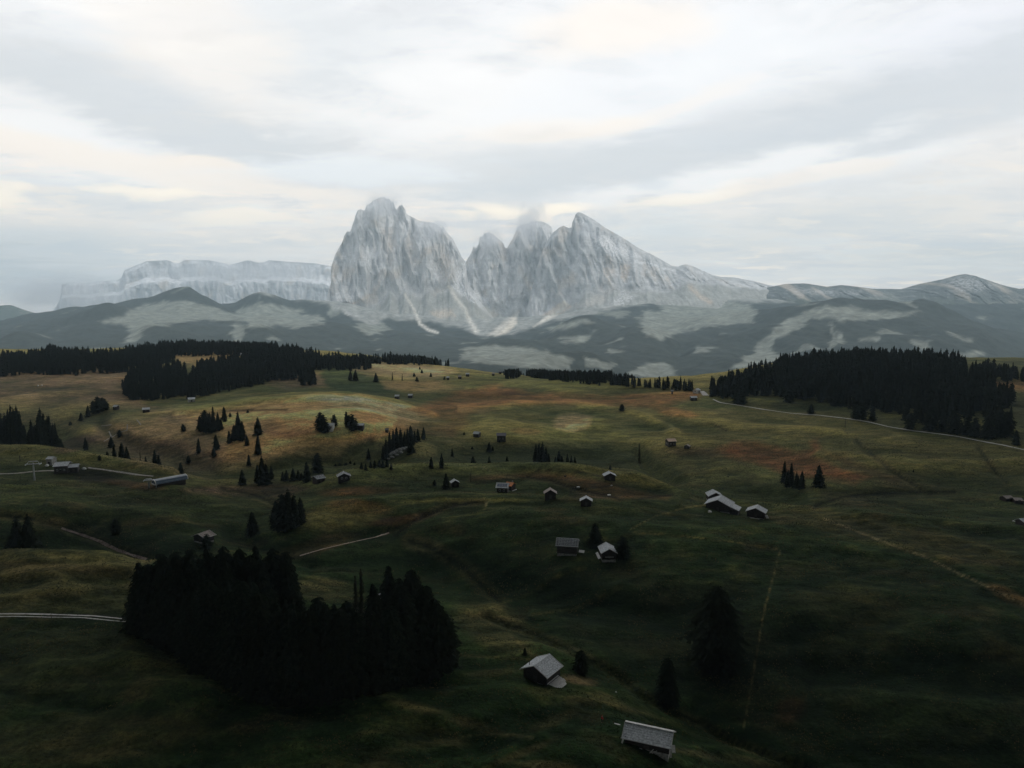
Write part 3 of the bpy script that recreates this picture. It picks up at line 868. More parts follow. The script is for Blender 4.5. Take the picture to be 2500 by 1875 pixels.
# ------------------------------------------------------------------ mountains
def rock_build(T, b):
    at = T.new('ShaderNodeAttribute', attribute_name='tone')
    g = T.new('ShaderNodeNewGeometry')
    p = g.outputs['Position']
    n1 = T.noise(T.mapping(p, scale=(1, 1, .45)), .022, 8, .70)
    n2 = T.noise(T.mapping(p, scale=(.3, .3, 1.2)), .02, 6, .6)
    c = at.outputs['Color']
    c = T.mix(T.maprange(n1, .3, .7), T.mix(1.0, c, (.90, .905, .91), 'MULTIPLY'), T.mix(1.0, c, (1.07, 1.065, 1.06), 'MULTIPLY'))
    c = T.mix(T.maprange(n2, .5, .75, 0, .35), c, T.mix(1.0, c, (.7, .72, .74), 'MULTIPLY'))
    n5 = T.noise(T.mapping(p, scale=(1, 1, .35)), .011, 7, .62, .6)
    crk = T.maprange(T.math('ABSOLUTE', T.math('SUBTRACT', n5, .5)), 0.0, .030, 1.0, 0.0)
    n6 = T.noise(T.mapping(p, scale=(.5, .5, 1.6)), .02, 6, .6, .3)
    led = T.maprange(T.math('ABSOLUTE', T.math('SUBTRACT', n6, .5)), 0.0, .022, 1.0, 0.0)
    c = T.mix(T.math('MULTIPLY', crk, .30), c, T.mix(1.0, c, (.48, .50, .53), 'MULTIPLY'))
    c = T.mix(T.math('MULTIPLY', led, .8), c, T.mix(1.0, c, (1.38, 1.38, 1.38), 'MULTIPLY'))
    T.link(c, b.inputs['Base Color'])
    bp = T.new('ShaderNodeBump')
    bp.inputs['Strength'].default_value = 1.0
    bp.inputs['Distance'].default_value = 26
    T.link(n1, bp.inputs['Height'])
    T.link(bp.outputs[0], b.inputs['Normal'])


M_ROCK = mat('pale rock', rough=.95, spec=.1, build=rock_build)


def massif(name, label, crest, base, Yc, Yb, nc, nr, scree=.30, amps=(170, 80, 18), rock=(.56, .565, .56), snow=.25, sharp=1.0, seed=0, back=1500, rough_crest=11, slab=None, marks=(), scol=(.33, .34, .32), terrace=False):
    """a mountain lofted from its foot (photo v of foot, distance Yb) to its crest (photo skyline, distance Yc) and down behind"""
    cu = np.array([p[0] for p in crest], float)
    cv = np.array([p[1] for p in crest], float)
    bu = np.array([p[0] for p in base], float)
    bv = np.array([p[1] for p in base], float)
    us = np.linspace(cu[0], cu[-1], nc)
    vc = np.interp(us, cu, cv) + rough_crest * .5 * ridged(us / 7 + seed, us * 0, 3, seed) * -.35
    vb = np.interp(us, bu, bv) + 12
    yc = Yc(us) if callable(Yc) else np.full(nc, float(Yc))
    yb = Yb(us) if callable(Yb) else np.full(nc, float(Yb))
    s, qc = ray(us, vc)
    s = (us - 1250) / FPX / (CP + (937.5 - 700) / FPX * SP)
    _, qb = ray(us, vb)
    zc, zb = qc * yc, qb * yb
    nb = max(12, nr // 6)
    t = np.linspace(0, 1, nr)[:, None]
    # height and distance along the face: a gentle scree apron, then the wall
    sc = scree(us) if callable(scree) else np.full(nc, float(scree))
    sc = np.clip(sc + .06 * fbm(us / 40, us * 0 + 3, 3, seed + 4), .02, .9)[None]
    hz = t                                         # share of height
    yk = .72 if slab is None else slab(us)[None]
    yd = np.where(t < sc, yk * t / sc, yk + (1 - yk) * ((t - sc) / (1 - sc)) ** sharp)
    if terrace:
        ta = np.clip((t - sc) / (1 - sc), 0, 1)
        yd = np.where(t < sc, yd, yk + (1 - yk) * np.interp(ta, [0, .62, .70, 1], [0, .30, .85, 1]))
    Z = zb[None] + (zc - zb)[None] * hz
    Yv = yb[None] + (yc - yb)[None] * yd
    X = s[None] * Yv
    wall = smooth(0, .12, t - sc) * (1 - .92 * smooth(.93, 1.0, t))
    n = 1.25 * amps[0] * ridged(X / 470 + .12 * fbm(X / 200, Z / 500, 2, seed), Z / 1500 + seed, 2, seed + 11) * .6
    Xw = X + 26 * fbm(X / 220, Z / 260, 3, seed + 5) + .16 * Z
    n = n + amps[1] * ridged(Xw / 135, Z / 520, 2, seed + 17) * .6 + amps[2] * ridged(Xw / 44, Z / 190, 2, seed + 23) * .8
    n = n + 34 * smooth(-.15, .15, perlin(Xw / 120, Z / 330, seed + 27)) + 12 * smooth(-.1, .1, perlin(Xw / 60, Z / 160, seed + 29))
    ledge = 14 * np.abs(perlin(Z / 42 + X / 400, X / 700, seed + 31)) + 9 * perlin(Z / 14, X / 260, seed + 35)
    Yv = Yv - wall * (n - .55 * (amps[0] + amps[1]) + .35 * ledge)
    gul = amps[2] * .9 * ridged(X / 70, (Z + Yv * .3) / 900, 3, seed + 41) * smooth(0, .2, t / sc) * smooth(0, .12, sc - t)
    Z = Z + gul * .7 * (1 - t)
    X = s[None] * Yv
    # the far side
    tb = np.linspace(0, 1, nb + 1)[1:, None]
    Xb_, Yb_, Zb_ = X[-1:], Yv[-1:], Z[-1:]
    Yq = Yb_ + back * tb
    Zq = Zb_ + (-650 - Zb_) * tb ** 1.3
    X = np.vstack([X, s[None] * Yq])
    Yv = np.vstack([Yv, Yq])
    Z = np.vstack([Z, Zq])
    NR = X.shape[0]
    tt_ = np.vstack([t * np.ones((1, nc)), np.ones((nb, nc))])
    u, v = pix(X, Yv, Z + H0)
    # colours
    nn = fbm(X / 130, Z / 230, 4, seed + 51)
    c = np.array(rock) * (1 + .16 * nn)[..., None]
    wm = smooth(.15, .8, fbm(X / 240, Z / 300, 3, seed + 55))[..., None] * .55
    c = c * (1 - wm) + np.array((.60, .52, .43)) * wm
    dk = smooth(.2, .9, ridged(X / 70, Z / 260, 3, seed + 58) * -1 + .6)[..., None] * .35
    c = c * (1 - dk * .6) + np.array((.26, .28, .30)) * dk * .6
    scr = (smooth(.03, -.05, tt_ - np.broadcast_to(sc, (1, nc))))[..., None]
    c = c * (1 - scr) + (np.array(scol) * (1 + .25 * fbm(X / 60, Yv / 200, 3, seed + 61))[..., None]) * scr
    # snow on what is flat enough
    gx = np.gradient(Z, axis=0) / np.maximum(np.abs(np.gradient(Yv, axis=0)), 1)
    flat = smooth(1.6, .5, np.abs(gx)) * smooth(.02, .1, tt_ - sc)
    sn = (flat * smooth(.0, .5, fbm(X / 45, Z / 30, 3, seed + 71) + snow * 2 - .3) * smooth(.3, .55, tt_) * min(1, snow * 3.0))[..., None]
    c = c * (1 - sn) + np.array((.82, .83, .85)) * sn
    for pl, w, col, st in list(marks) + FANS:
        if len(pl) > 2 and pl[0] == pl[-1]:
            m = poly_mask(u + 3 * perlin(X / 30, Z / 30, 5), v + 3 * perlin(X / 30, Z / 30, 6), pl[:-1], w)
        else:
            m = np.exp(-(poly_dist(u + 1.5 * perlin(X / 30, Z / 30, 5), v, pl) / w) ** 2)
        m = (m * st * ((.15 + .95 * smooth(-.05, .3, fbm(X / 16, Z / 9, 3, 77))) if col is SNOW else (.55 + .45 * smooth(-.4, .3, fbm(X / 25, Z / 25, 3, 77)))))[..., None]
        c = c * (1 - m) + np.array(col) * m
    o = mesh_np(name, np.stack([X, Yv, Z + H0], -1).reshape(-1, 3), grid_faces(NR, nc), M_ROCK, smooth=False, tone=np.clip(c, .02, .85).reshape(-1, 3))
    tag(o, label, kind='structure')
    return o


PALE, SNOW, DKF, WARM = (.55, .53, .47), (.85, .86, .88), (.07, .09, .07), (.56, .46, .36)
LANG = [(760, 752), (793, 739), (800, 715), (809, 691), (807, 670), (809, 655), (820, 624), (830, 607), (839, 592), (843, 578), (851, 566), (858, 568), (866, 546), (871, 530), (878, 515), (885, 512), (895, 516), (899, 502),
        (908, 499), (914, 491), (928, 485), (943, 484), (955, 489), (961, 496), (963, 492), (967, 505), (972, 514), (978, 504), (985, 501), (991, 510), (996, 525), (1008, 531), (1025, 541), (1039, 543), (1061, 546), (1075, 556),
        (1079, 561), (1083, 555), (1087, 561), (1095, 573), (1107, 585), (1116, 604), (1126, 626), (1136, 640), (1143, 690), (1165, 730), (1200, 770), (1230, 800)]
massif('rock_massif', 'tall pale rock massif with a blunt cloud capped top', LANG,
       [(760, 765), (850, 775), (900, 800), (950, 785), (1050, 795), (1120, 812), (1180, 835), (1230, 845)], 8100, 7000, 420, 230,
       scree=lambda u: np.interp(u, [760, 860, 950, 1060, 1130, 1160, 1230], [.05, .12, .22, .34, .5, .85, .9]), sharp=.9, seed=3, snow=.14,
       marks=[([(988, 718), (1005, 745), (1015, 765), (1025, 790), (1045, 805), (1065, 812)], 3, PALE, .9), ([(1097, 700), (1115, 730), (1135, 755), (1148, 785), (1160, 800), (1165, 808)], 5, PALE, .9),
              ([(820, 750), (870, 735), (910, 718), (860, 748), (820, 750)], 4, WARM, .8), ([(835, 758), (870, 770), (850, 768), (835, 758)], 3, SNOW, .5),
              ([(1095, 690), (1130, 720), (1160, 740)], 2, SNOW, .8), ([(1134, 645), (1140, 665), (1118, 690), (1150, 715), (1178, 735), (1140, 722), (1108, 694), (1112, 670), (1134, 645)], 4, SNOW, 1.2), ([(1018, 575), (1035, 573), (1033, 588), (1026, 597), (1018, 575)], 2, SNOW, 1.0),
              ([(935, 560), (955, 560), (965, 600), (955, 650), (940, 610), (935, 560)], 10, WARM, .5), ([(1000, 570), (1015, 610), (1000, 640), (985, 600), (1000, 570)], 10, WARM, .5),
              ([(1060, 600), (1100, 620), (1110, 680), (1080, 690), (1060, 600)], 12, WARM, .5), ([(1050, 760), (1100, 755), (1110, 770), (1060, 775), (1050, 760)], 6, WARM, .6),
              ([(800, 680), (812, 640), (825, 650), (812, 720), (800, 680)], 6, WARM, .5)])
MID = [(1105, 790), (1120, 745), (1128, 700), (1130, 665), (1138, 640), (1145, 628), (1153, 614), (1155, 603), (1162, 607), (1169, 595), (1172, 577), (1177, 580), (1184, 569), (1198, 570), (1206, 577), (1215, 583), (1225, 590), (1235, 607),
       (1238, 607), (1250, 586), (1258, 570), (1264, 556), (1270, 552), (1280, 548), (1290, 546), (1302, 541), (1312, 540), (1322, 543), (1328, 544), (1337, 550), (1346, 556), (1349, 567), (1360, 575), (1400, 640), (1440, 720), (1460, 770)]
massif('needle_towers', 'group of pale rock towers wrapped in cloud', MID, [(1105, 815), (1180, 820), (1250, 830), (1350, 800), (1460, 780)], 8500, 7300, 280, 200,
       scree=lambda u: np.interp(u, [1105, 1130, 1180, 1300, 1460], [.7, .6, .30, .22, .4]), sharp=.95, seed=29, snow=.12, amps=(170, 85, 20),
       marks=[([(1126, 645), (1140, 665), (1120, 680), (1112, 672), (1126, 645)], 3, SNOW, .85), ([(1115, 660), (1140, 680), (1155, 665), (1150, 700), (1185, 730), (1150, 726), (1112, 696), (1115, 660)], 5, SNOW, 1.3),
              ([(1150, 715), (1180, 728), (1205, 732)], 4, SNOW, .6), ([(1205, 750), (1215, 770), (1180, 790), (1190, 770), (1205, 750)], 4, WARM, .4)])
PLT = [(1270, 800), (1290, 740), (1310, 660), (1325, 610), (1340, 580), (1352, 566), (1364, 556), (1375, 551), (1386, 557), (1394, 556), (1395, 545), (1401, 531), (1404, 523), (1410, 518), (1421, 522), (1448, 537), (1475, 556), (1503, 572), (1530, 588),
       (1557, 606), (1584, 619), (1611, 633), (1638, 649), (1654, 651), (1664, 647), (1675, 646), (1687, 649), (1714, 661), (1735, 670), (1758, 676), (1792, 678), (1842, 687), (1888, 699), (1940, 715), (1980, 745)]
massif('sloping_peak', 'broad sloping peak with snow flecked slab and a sharp summit', PLT, [(1270, 825), (1340, 805), (1400, 785), (1500, 765), (1600, 752), (1750, 745), (1980, 765)],
       lambda u: np.interp(u, [1270, 1400, 1650, 1980], [8050, 8000, 8200, 8300]), lambda u: np.interp(u, [1270, 1400, 1650, 1980], [6900, 6800, 6700, 6900]), 420, 210,
       scree=lambda u: np.interp(u, [1270, 1330, 1450, 1600, 1700, 1980], [.22, .14, .26, .34, .6, .85]), sharp=1.15, seed=47, snow=.12, amps=(140, 75, 16), rough_crest=2.5,
       slab=lambda u: np.interp(u, [1270, 1400, 1500, 1650, 1980], [.70, .66, .5, .5, .6]), rock=(.44, .45, .45),
       marks=[([(1295, 790), (1375, 735), (1388, 745), (1350, 765), (1300, 800), (1295, 790)], 4, WARM, .85), ([(1330, 780), (1370, 745), (1392, 748), (1350, 778), (1305, 797)], 4, WARM, .7),
              ([(1190, 815), (1250, 770), (1270, 760), (1240, 800), (1190, 815)], 4, WARM, .8), ([(1400, 750), (1450, 722), (1490, 716), (1480, 740), (1420, 750), (1400, 750)], 5, (.5, .48, .44), .8),
              ([(1490, 735), (1520, 710), (1550, 725), (1530, 742), (1500, 748), (1490, 735)], 5, SNOW, .5), ([(1305, 735), (1312, 755), (1320, 765)], 2, SNOW, .7),
              ([(1403, 535), (1412, 528), (1432, 545), (1420, 550), (1408, 548), (1403, 535)], 3, SNOW, .95), ([(1425, 568), (1480, 578), (1520, 600), (1570, 630), (1500, 622), (1450, 600), (1425, 568)], 6, SNOW, 1.0),
              ([(1500, 600), (1525, 625)], 3, SNOW, .8), ([(1550, 640), (1580, 642), (1620, 655), (1645, 660)], 2.5, SNOW, .8), ([(1300, 625), (1315, 640), (1327, 652)], 2.5, SNOW, .8), ([(1685, 700), (1710, 725), (1735, 738)], 6, WARM, .8),
              ([(1480, 650), (1495, 660), (1480, 675), (1472, 660), (1480, 650)], 4, WARM, .6), ([(1515, 645), (1540, 645), (1530, 690), (1515, 680), (1515, 645)], 4, WARM, .7),
              ([(1765, 690), (1790, 695), (1850, 700)], 5, SNOW, .5), ([(1680, 652), (1700, 662), (1715, 668)], 2, SNOW, .8)])
RID = [(1720, 745), (1800, 722), (1860, 705), (1888, 699), (1919, 693), (1965, 692), (2019, 700), (2054, 696), (2092, 700), (2130, 705), (2200, 706), (2246, 693), (2300, 682), (2334, 672), (2355, 669), (2380, 674), (2419, 687), (2457, 699), (2488, 705), (2520, 704), (2600, 712), (2800, 740), (3000, 790)]
massif('grassy_ridge', 'long rounded ridge with a snow dusted top at right', RID, [(1720, 765), (1900, 770), (2200, 790), (2500, 830), (3000, 880)],
       lambda u: np.interp(u, [1720, 2300, 3000], [8000, 7400, 6900]), lambda u: np.interp(u, [1720, 2300, 3000], [6800, 5900, 5600]), 420, 110,
       scree=.5, sharp=1.0, seed=63, snow=.05, amps=(34, 24, 10), rough_crest=1.2, scol=(.08, .095, .075), rock=(.10, .115, .11), slab=lambda u: u * 0 + .5,
       marks=[([(2300, 688), (2355, 672), (2410, 690), (2440, 700), (2370, 712), (2330, 700), (2300, 688)], 8, SNOW, .45), ([(1930, 705), (1990, 708), (2100, 712), (2090, 720), (1940, 715), (1930, 705)], 7, SNOW, .38),
              ([(1900, 740), (2100, 735), (2300, 735), (2500, 740), (2700, 760), (2700, 900), (1900, 900), (1900, 740)], 14, DKF, .85), ([(2100, 730), (2180, 715), (2200, 735), (2120, 745), (2100, 730)], 6, (.26, .28, .25), .6),
              ([(2400, 735), (2500, 740), (2500, 750), (2420, 748), (2400, 735)], 5, (.24, .25, .22), .7), ([(2330, 700), (2360, 705), (2350, 715), (2330, 700)], 4, SNOW, .4)])
SEL = [(60, 800), (120, 765), (140, 740), (146, 723), (150, 693), (184, 690), (215, 692), (246, 686), (284, 686), (298, 678), (302, 668), (306, 660), (330, 650), (361, 638), (411, 635), (420, 638), (427, 643), (440, 643), (453, 635), (511, 635), (535, 640), (550, 643), (560, 648), (572, 645),
       (590, 640), (607, 635), (630, 641), (645, 641), (661, 635), (715, 640), (769, 643), (811, 650), (850, 655), (900, 660)]
massif('table_mountain', 'distant pale plateau mountain with a snowy terrace', SEL, [(60, 800), (900, 790)], 12400, 10800, 420, 150,
       scree=.16, sharp=.8, seed=83, snow=.3, terrace=True, amps=(130, 34, 8), rough_crest=2.5, rock=(.50, .51, .52),
       marks=[([(300, 682), (345, 678), (375, 677), (365, 700), (356, 690), (300, 682)], 3, SNOW, 1.0), ([(375, 677), (480, 677), (600, 671), (700, 672), (811, 682)], 5, SNOW, .9), ([(740, 672), (811, 675), (811, 690), (730, 682), (740, 672)], 4, SNOW, .8),
              ([(170, 692), (290, 688)], 3, SNOW, .5), ([(560, 655), (570, 668), (620, 668)], 4, SNOW, .5), ([(650, 700), (690, 695), (680, 705)], 3, SNOW, .5), ([(385, 725), (400, 720), (412, 722)], 3, SNOW, .7)])
FLH = [(-300, 800), (-150, 765), (-50, 750), (0, 746), (23, 744), (50, 755), (96, 769), (140, 782), (165, 791), (230, 810), (330, 840)]
massif('left_hill', 'hazy blue hill at the far left edge', FLH, [(-300, 850), (330, 850)], 9000, 7800, 90, 40, scree=.9, sharp=1, seed=91, snow=0.0, amps=(10, 6, 3), rough_crest=1, scol=(.06, .075, .06), rock=(.06, .075, .06), slab=lambda u: u * 0 + .9,
       marks=[([(-300, 700), (400, 700), (400, 900), (-300, 900), (-300, 700)], 3, DKF, 1.0)])

# ------------------------------------------------------------------ air
HAZE_K = 5.2e-5


def box_mesh(name, x0, x1, y0, y1, z0, z1):
    V = [(x0, y0, z0), (x1, y0, z0), (x1, y1, z0), (x0, y1, z0), (x0, y0, z1), (x1, y0, z1), (x1, y1, z1), (x0, y1, z1)]
    me = bpy.data.meshes.new(name)
    me.from_pydata(V, [], [(0, 3, 2, 1), (4, 5, 6, 7), (0, 1, 5, 4), (1, 2, 6, 5), (2, 3, 7, 6), (3, 0, 4, 7)])
    o = bpy.data.objects.new(name, me)
    COL.objects.link(o)
    return o


hz = box_mesh('haze', -16000, 16000, -16000, 16000, -600, 1500)
hm = bpy.data.materials.new('haze')
hm.use_nodes = True
T = NT(hm.node_tree)
T.n.clear()
o_ = T.new('ShaderNodeOutputMaterial')
pv = T.new('ShaderNodeVolumePrincipled')
pv.inputs['Color'].default_value = (.66, .86, 1.0, 1)
pv.inputs['Density'].default_value = HAZE_K
pv.inputs['Anisotropy'].default_value = 0.2
T.link(pv.outputs[0], o_.inputs['Volume'])
hm.cycles.homogeneous_volume = True
hz.data.materials.append(hm)
tag(hz, 'thin blue evening haze filling the valley', kind='stuff')

# cloud deck added out of view to shade the foreground, open towards the mountains
nx, ny = 90, 70
xs_, ys_ = np.meshgrid(np.linspace(-14000, 14000, nx), np.linspace(-15000, 1150, ny))
edge = 500 * fbm(xs_[-1] / 2500, xs_[-1] * 0, 3, 101)
tq = np.linspace(0, 1, ny)[:, None]
ys_ = ys_ + edge[None] * tq ** 3
zb_ = 1760 + 130 * fbm(xs_ / 1500, ys_ / 900, 4, 103) + 260 * smooth(.88, 1, tq)
zt_ = 2500 + 220 * fbm(xs_ / 2200, ys_ / 1800, 3, 107) - 430 * smooth(.88, 1, tq)
nv = nx * ny
Vc = np.concatenate([np.stack([xs_, ys_, zb_], -1).reshape(-1, 3), np.stack([xs_, ys_, zt_], -1).reshape(-1, 3)])
fb = grid_faces(ny, nx, True)
ft = grid_faces(ny, nx) + nv
idx = np.arange(nv).reshape(ny, nx)
ring = np.concatenate([idx[0, :-1], idx[:-1, -1], idx[-1, :0:-1], idx[:0:-1, 0]])
rn = np.roll(ring, -1)
side = np.stack([ring, rn, rn + nv, ring + nv], -1)
M_SHADE_DECK = mat('shade deck', (.62, .64, .67), 1.0, .0)
cb = mesh_np('shade_deck', Vc, np.concatenate([fb, ft, side]), M_SHADE_DECK)
tag(cb, 'heavy grey shade deck added out of view to shade the near meadow', kind='stuff')


# ------------------------------------------------------------------ trees
def crown_np(rnd, whorls=24, per=10, segs=4, shape='spruce', droop=.35, gaps=0.0, fine=1.0):
    """unit tree crown (height 1, widest radius 1) of many small drooping sprays; returns V, F (triangles)"""
    V, F_ = [], []
    for k in range(whorls):
        h = .05 + .93 * (k + rnd.uniform(-.3, .3)) / whorls
        h = min(max(h, .04), .985)
        if shape == 'spruce':
            R = (1 - h) ** .64 * (.90 + .1 * math.sin(k * 2.3)) * min(1, .55 + h * 6)
        elif shape == 'pine':
            R = max(.04, math.sin(math.pi * min(1, (h * .80 + .19)))) ** .62
        elif shape == 'broad':
            R = (1 - h) ** .42 * min(1, .66 + h * 4)
        else:
            R = .55 * (1 - h) ** .45 * rnd.uniform(.55, 1.1)
        n = max(4, int(per * (.45 + .55 * R)))
        a0 = rnd.uniform(0, 6.28)
        for j in range(n):
            if rnd.random() < gaps:
                continue
            a = a0 + 6.283 * (j + rnd.uniform(-.35, .35)) / n
            L = R * rnd.uniform(.72, 1.12)
            if rnd.random() < .08:
                L *= 1.18
            dr = droop * rnd.uniform(.6, 1.4)
            hh = h + rnd.uniform(-.5, .5) / whorls
            ca, sa = math.cos(a), math.sin(a)
            for q in range(segs):
                t0 = .12 + .88 * q / segs
                t1 = min(1.06, t0 + 1.15 / segs)
                w = (.20 + .22 * (1 - t0)) * (R * .55 + .16) * fine
                z0 = hh - dr * .16 * R * t0 * t0 * 1.6 + .006
                z1 = hh - dr * .16 * R * t1 * t1 * 1.6 - .010 * rnd.random()
                hang = .030 * rnd.uniform(.4, 1.3) * (24 / whorls)
                for sgn in (-1, 1):
                    i = len(V)
                    tt_ = t0 + rnd.uniform(-.03, .03)
                    V.append((ca * L * tt_, sa * L * tt_, z0))
                    V.append((ca * L * t1, sa * L * t1, z1))
                    b = (t0 * .55 + t1 * .45)
                    V.append((ca * L * b - sgn * sa * w, sa * L * b + sgn * ca * w, (z0 + z1) / 2 - hang))
                    F_.append((i, i + 1, i + 2))
    # dense inner twigs
    i = len(V)
    lv = [(.06, .30), (.18, .62), (.42, .50), (.68, .30), (.90, .10)]
    for h, q in lv:
        if shape == 'pine':
            q = q * (1.25 if .3 < h < .8 else 1.0)
        if shape == 'thin':
            q *= .35
        for k in range(7):
            a = 6.283 * k / 7 + h * 3
            j = rnd.uniform(.8, 1.15) * q
            V.append((math.cos(a) * j, math.sin(a) * j, h + rnd.uniform(-.02, .02)))
    for r_ in range(4):
        for k in range(7):
            a, b = i + r_ * 7 + k, i + r_ * 7 + (k + 1) % 7
            F_ += [(a, b, b + 7), (a, b + 7, a + 7)]
    # leader
    i = len(V)
    for a in range(3):
        V.append((.05 * math.cos(a * 2.1), .05 * math.sin(a * 2.1), .93))
    V.append((0, 0, 1.0))
    F_ += [(i, i + 1, i + 3), (i + 1, i + 2, i + 3), (i + 2, i, i + 3)]
    return np.array(V), np.array(F_)


def trunk_np(limbs=10, rad=.02, shape='spruce', rnd=random):
    """tapered trunk with a few bare limbs, height 1; radii given as share of height"""
    V, F_ = [], []
    n = 6
    for i, (h, r) in enumerate([(-.03, 1.35), (.02, 1.0), (.35, .72), (.7, .4), (.97, .06)]):
        for k in range(n):
            a = 6.283 * k / n
            V.append((rad * r * math.cos(a), rad * r * math.sin(a), h))
    for i in range(4):
        for k in range(n):
            F_.append((i * n + k, i * n + (k + 1) % n, (i + 1) * n + (k + 1) % n))
            F_.append((i * n + k, (i + 1) * n + (k + 1) % n, (i + 1) * n + k))
    for j in range(limbs):
        a = j * 2.4
        h = .08 + .8 * j / max(1, limbs)
        L = .13 * (1 - h) + .02
        i = len(V)
        r = rad * .25
        V += [(0, 0, h - r), (0, 0, h + r), (math.cos(a) * L, math.sin(a) * L, h - .03), (-math.sin(a) * r, math.cos(a) * r, h)]
        F_ += [(i, i + 2, i + 1), (i, i + 3, i + 2), (i + 1, i + 2, i + 3)]
    return np.array(V), np.array(F_)


def needle_build(a, b_, c_):
    def f(T, bs):
        oi = T.new('ShaderNodeObjectInfo')
        g = T.new('ShaderNodeNewGeometry')
        n = T.noise(g.outputs['Position'], .8, 4, .6)
        c = T.mix(T.maprange(n, .35, .68), a, b_)
        c = T.mix(T.math('MULTIPLY', oi.outputs['Random'], .55), c, c_)
        T.link(c, bs.inputs['Base Color'])
    return f


M_NEEDLE = mat('spruce needles', rough=1.0, spec=.0, build=needle_build((.010, .015, .010), (.022, .029, .017), (.018, .021, .012)))
M_BARK = speckled((.07, .055, .045), (.12, .10, .085), 3.0, (1, 1, .3), rough=.95, name='bark')
M_LARCH = mat('sparse brown foliage', rough=.9, spec=.08, build=needle_build((.045, .045, .028), (.07, .065, .038), (.05, .05, .03)))

PROTO = {}


def proto_mesh(key):
    """shared crown and trunk meshes: (shape, level, variant)"""
    if key in PROTO:
        return PROTO[key]
    shape, lev, var = key
    rnd = random.Random(hash((shape == 'pine', shape == 'broad', shape == 'thin', lev, var)) & 0xffff)
    if lev == 3:
        V, F_ = crown_np(rnd, 34, 15, 5, shape, gaps=.05 if shape != 'thin' else .35)
    elif lev == 2:
        V, F_ = crown_np(rnd, 22, 11, 4, shape, gaps=.04 if shape != 'thin' else .35)
    elif lev == 1:
        V, F_ = crown_np(rnd, 13, 8, 2, shape, gaps=.03 if shape != 'thin' else .3, fine=1.5)
    else:
        V, F_ = crown_np(rnd, 7, 6, 1, shape, fine=2.4)
    tv, tf_ = trunk_np(10 if lev > 1 else 3)
    o = mesh_np('crown', V, F_, M_LARCH if shape == 'thin' else M_NEEDLE, smooth=False)
    cm = o.data
    bpy.data.objects.remove(o)
    o = mesh_np('trunk', tv, tf_, M_BARK)
    tm = o.data
    bpy.data.objects.remove(o)
    PROTO[key] = (cm, tm)
    return PROTO[key]


TREES = []
trs = random.Random(11)


def tree(x, y, z, h, r, shape, label, group=None, var=None):
    dist = math.hypot(x, y)
    px = h / dist * FPX
    lev = 3 if px > 110 else 2 if px > 45 else 1
    key = (shape, lev, trs.randrange(5 if lev > 1 else 7) if var is None else var)
    cm, tm = proto_mesh(key)
    e = bpy.data.objects.new('spruce_tree' if shape != 'pine' else 'stone_pine', None)
    COL.objects.link(e)
    e.empty_display_size = .5
    e.location = (x, y, z)
    e.rotation_euler = (trs.uniform(-.02, .02), trs.uniform(-.02, .02), trs.uniform(0, 6.28))
    tag(e, label, 'tree', group)
    c = bpy.data.objects.new('crown', cm)
    c.scale = (r, r * trs.uniform(.92, 1.08), h)
    t = bpy.data.objects.new('trunk', tm)
    t.scale = (h * .8, h * .8, h)
    for o in (c, t):
        COL.objects.link(o)
        o.parent = e
    TREES.append(e)
    return e


def tree_px(u, vt, vb, wpx, shape, label, group=None, Y=None, var=None):
    """tree whose foot is seen at (u, vb) and top at vt; Y given when the foot is hidden behind a rise"""
    if Y is None:
        p = hit(u, vb)
        if p is None:
            print('tree misses ground', u, vb)
            return
        x, y, z = p
    else:
        s, q = ray(u, (vt + vb) / 2)
        x, y = float(s * Y), Y
        z = float(ground_z(x, y))
    s, q = ray(u, vt)
    h = H0 + float(q) * y - z
    if h < 1.0 or h > 45:
        print('odd tree height', u, vb, round(h, 1), round(y))
        h = min(max(h, 2), 36)
    s2, _ = ray(u + wpx / 2, (vt + vb) / 2)
    s1, _ = ray(u - wpx / 2, (vt + vb) / 2)
    r = float(s2 - s1) * y / 2 * (1.32 if shape == 'spruce' and wpx < 60 else 1.12 if shape == 'pine' and wpx < 60 else 1.0)
    tree(x, y, z - .02 * h, h * 1.02, r * 1.05, shape, label, group, var)


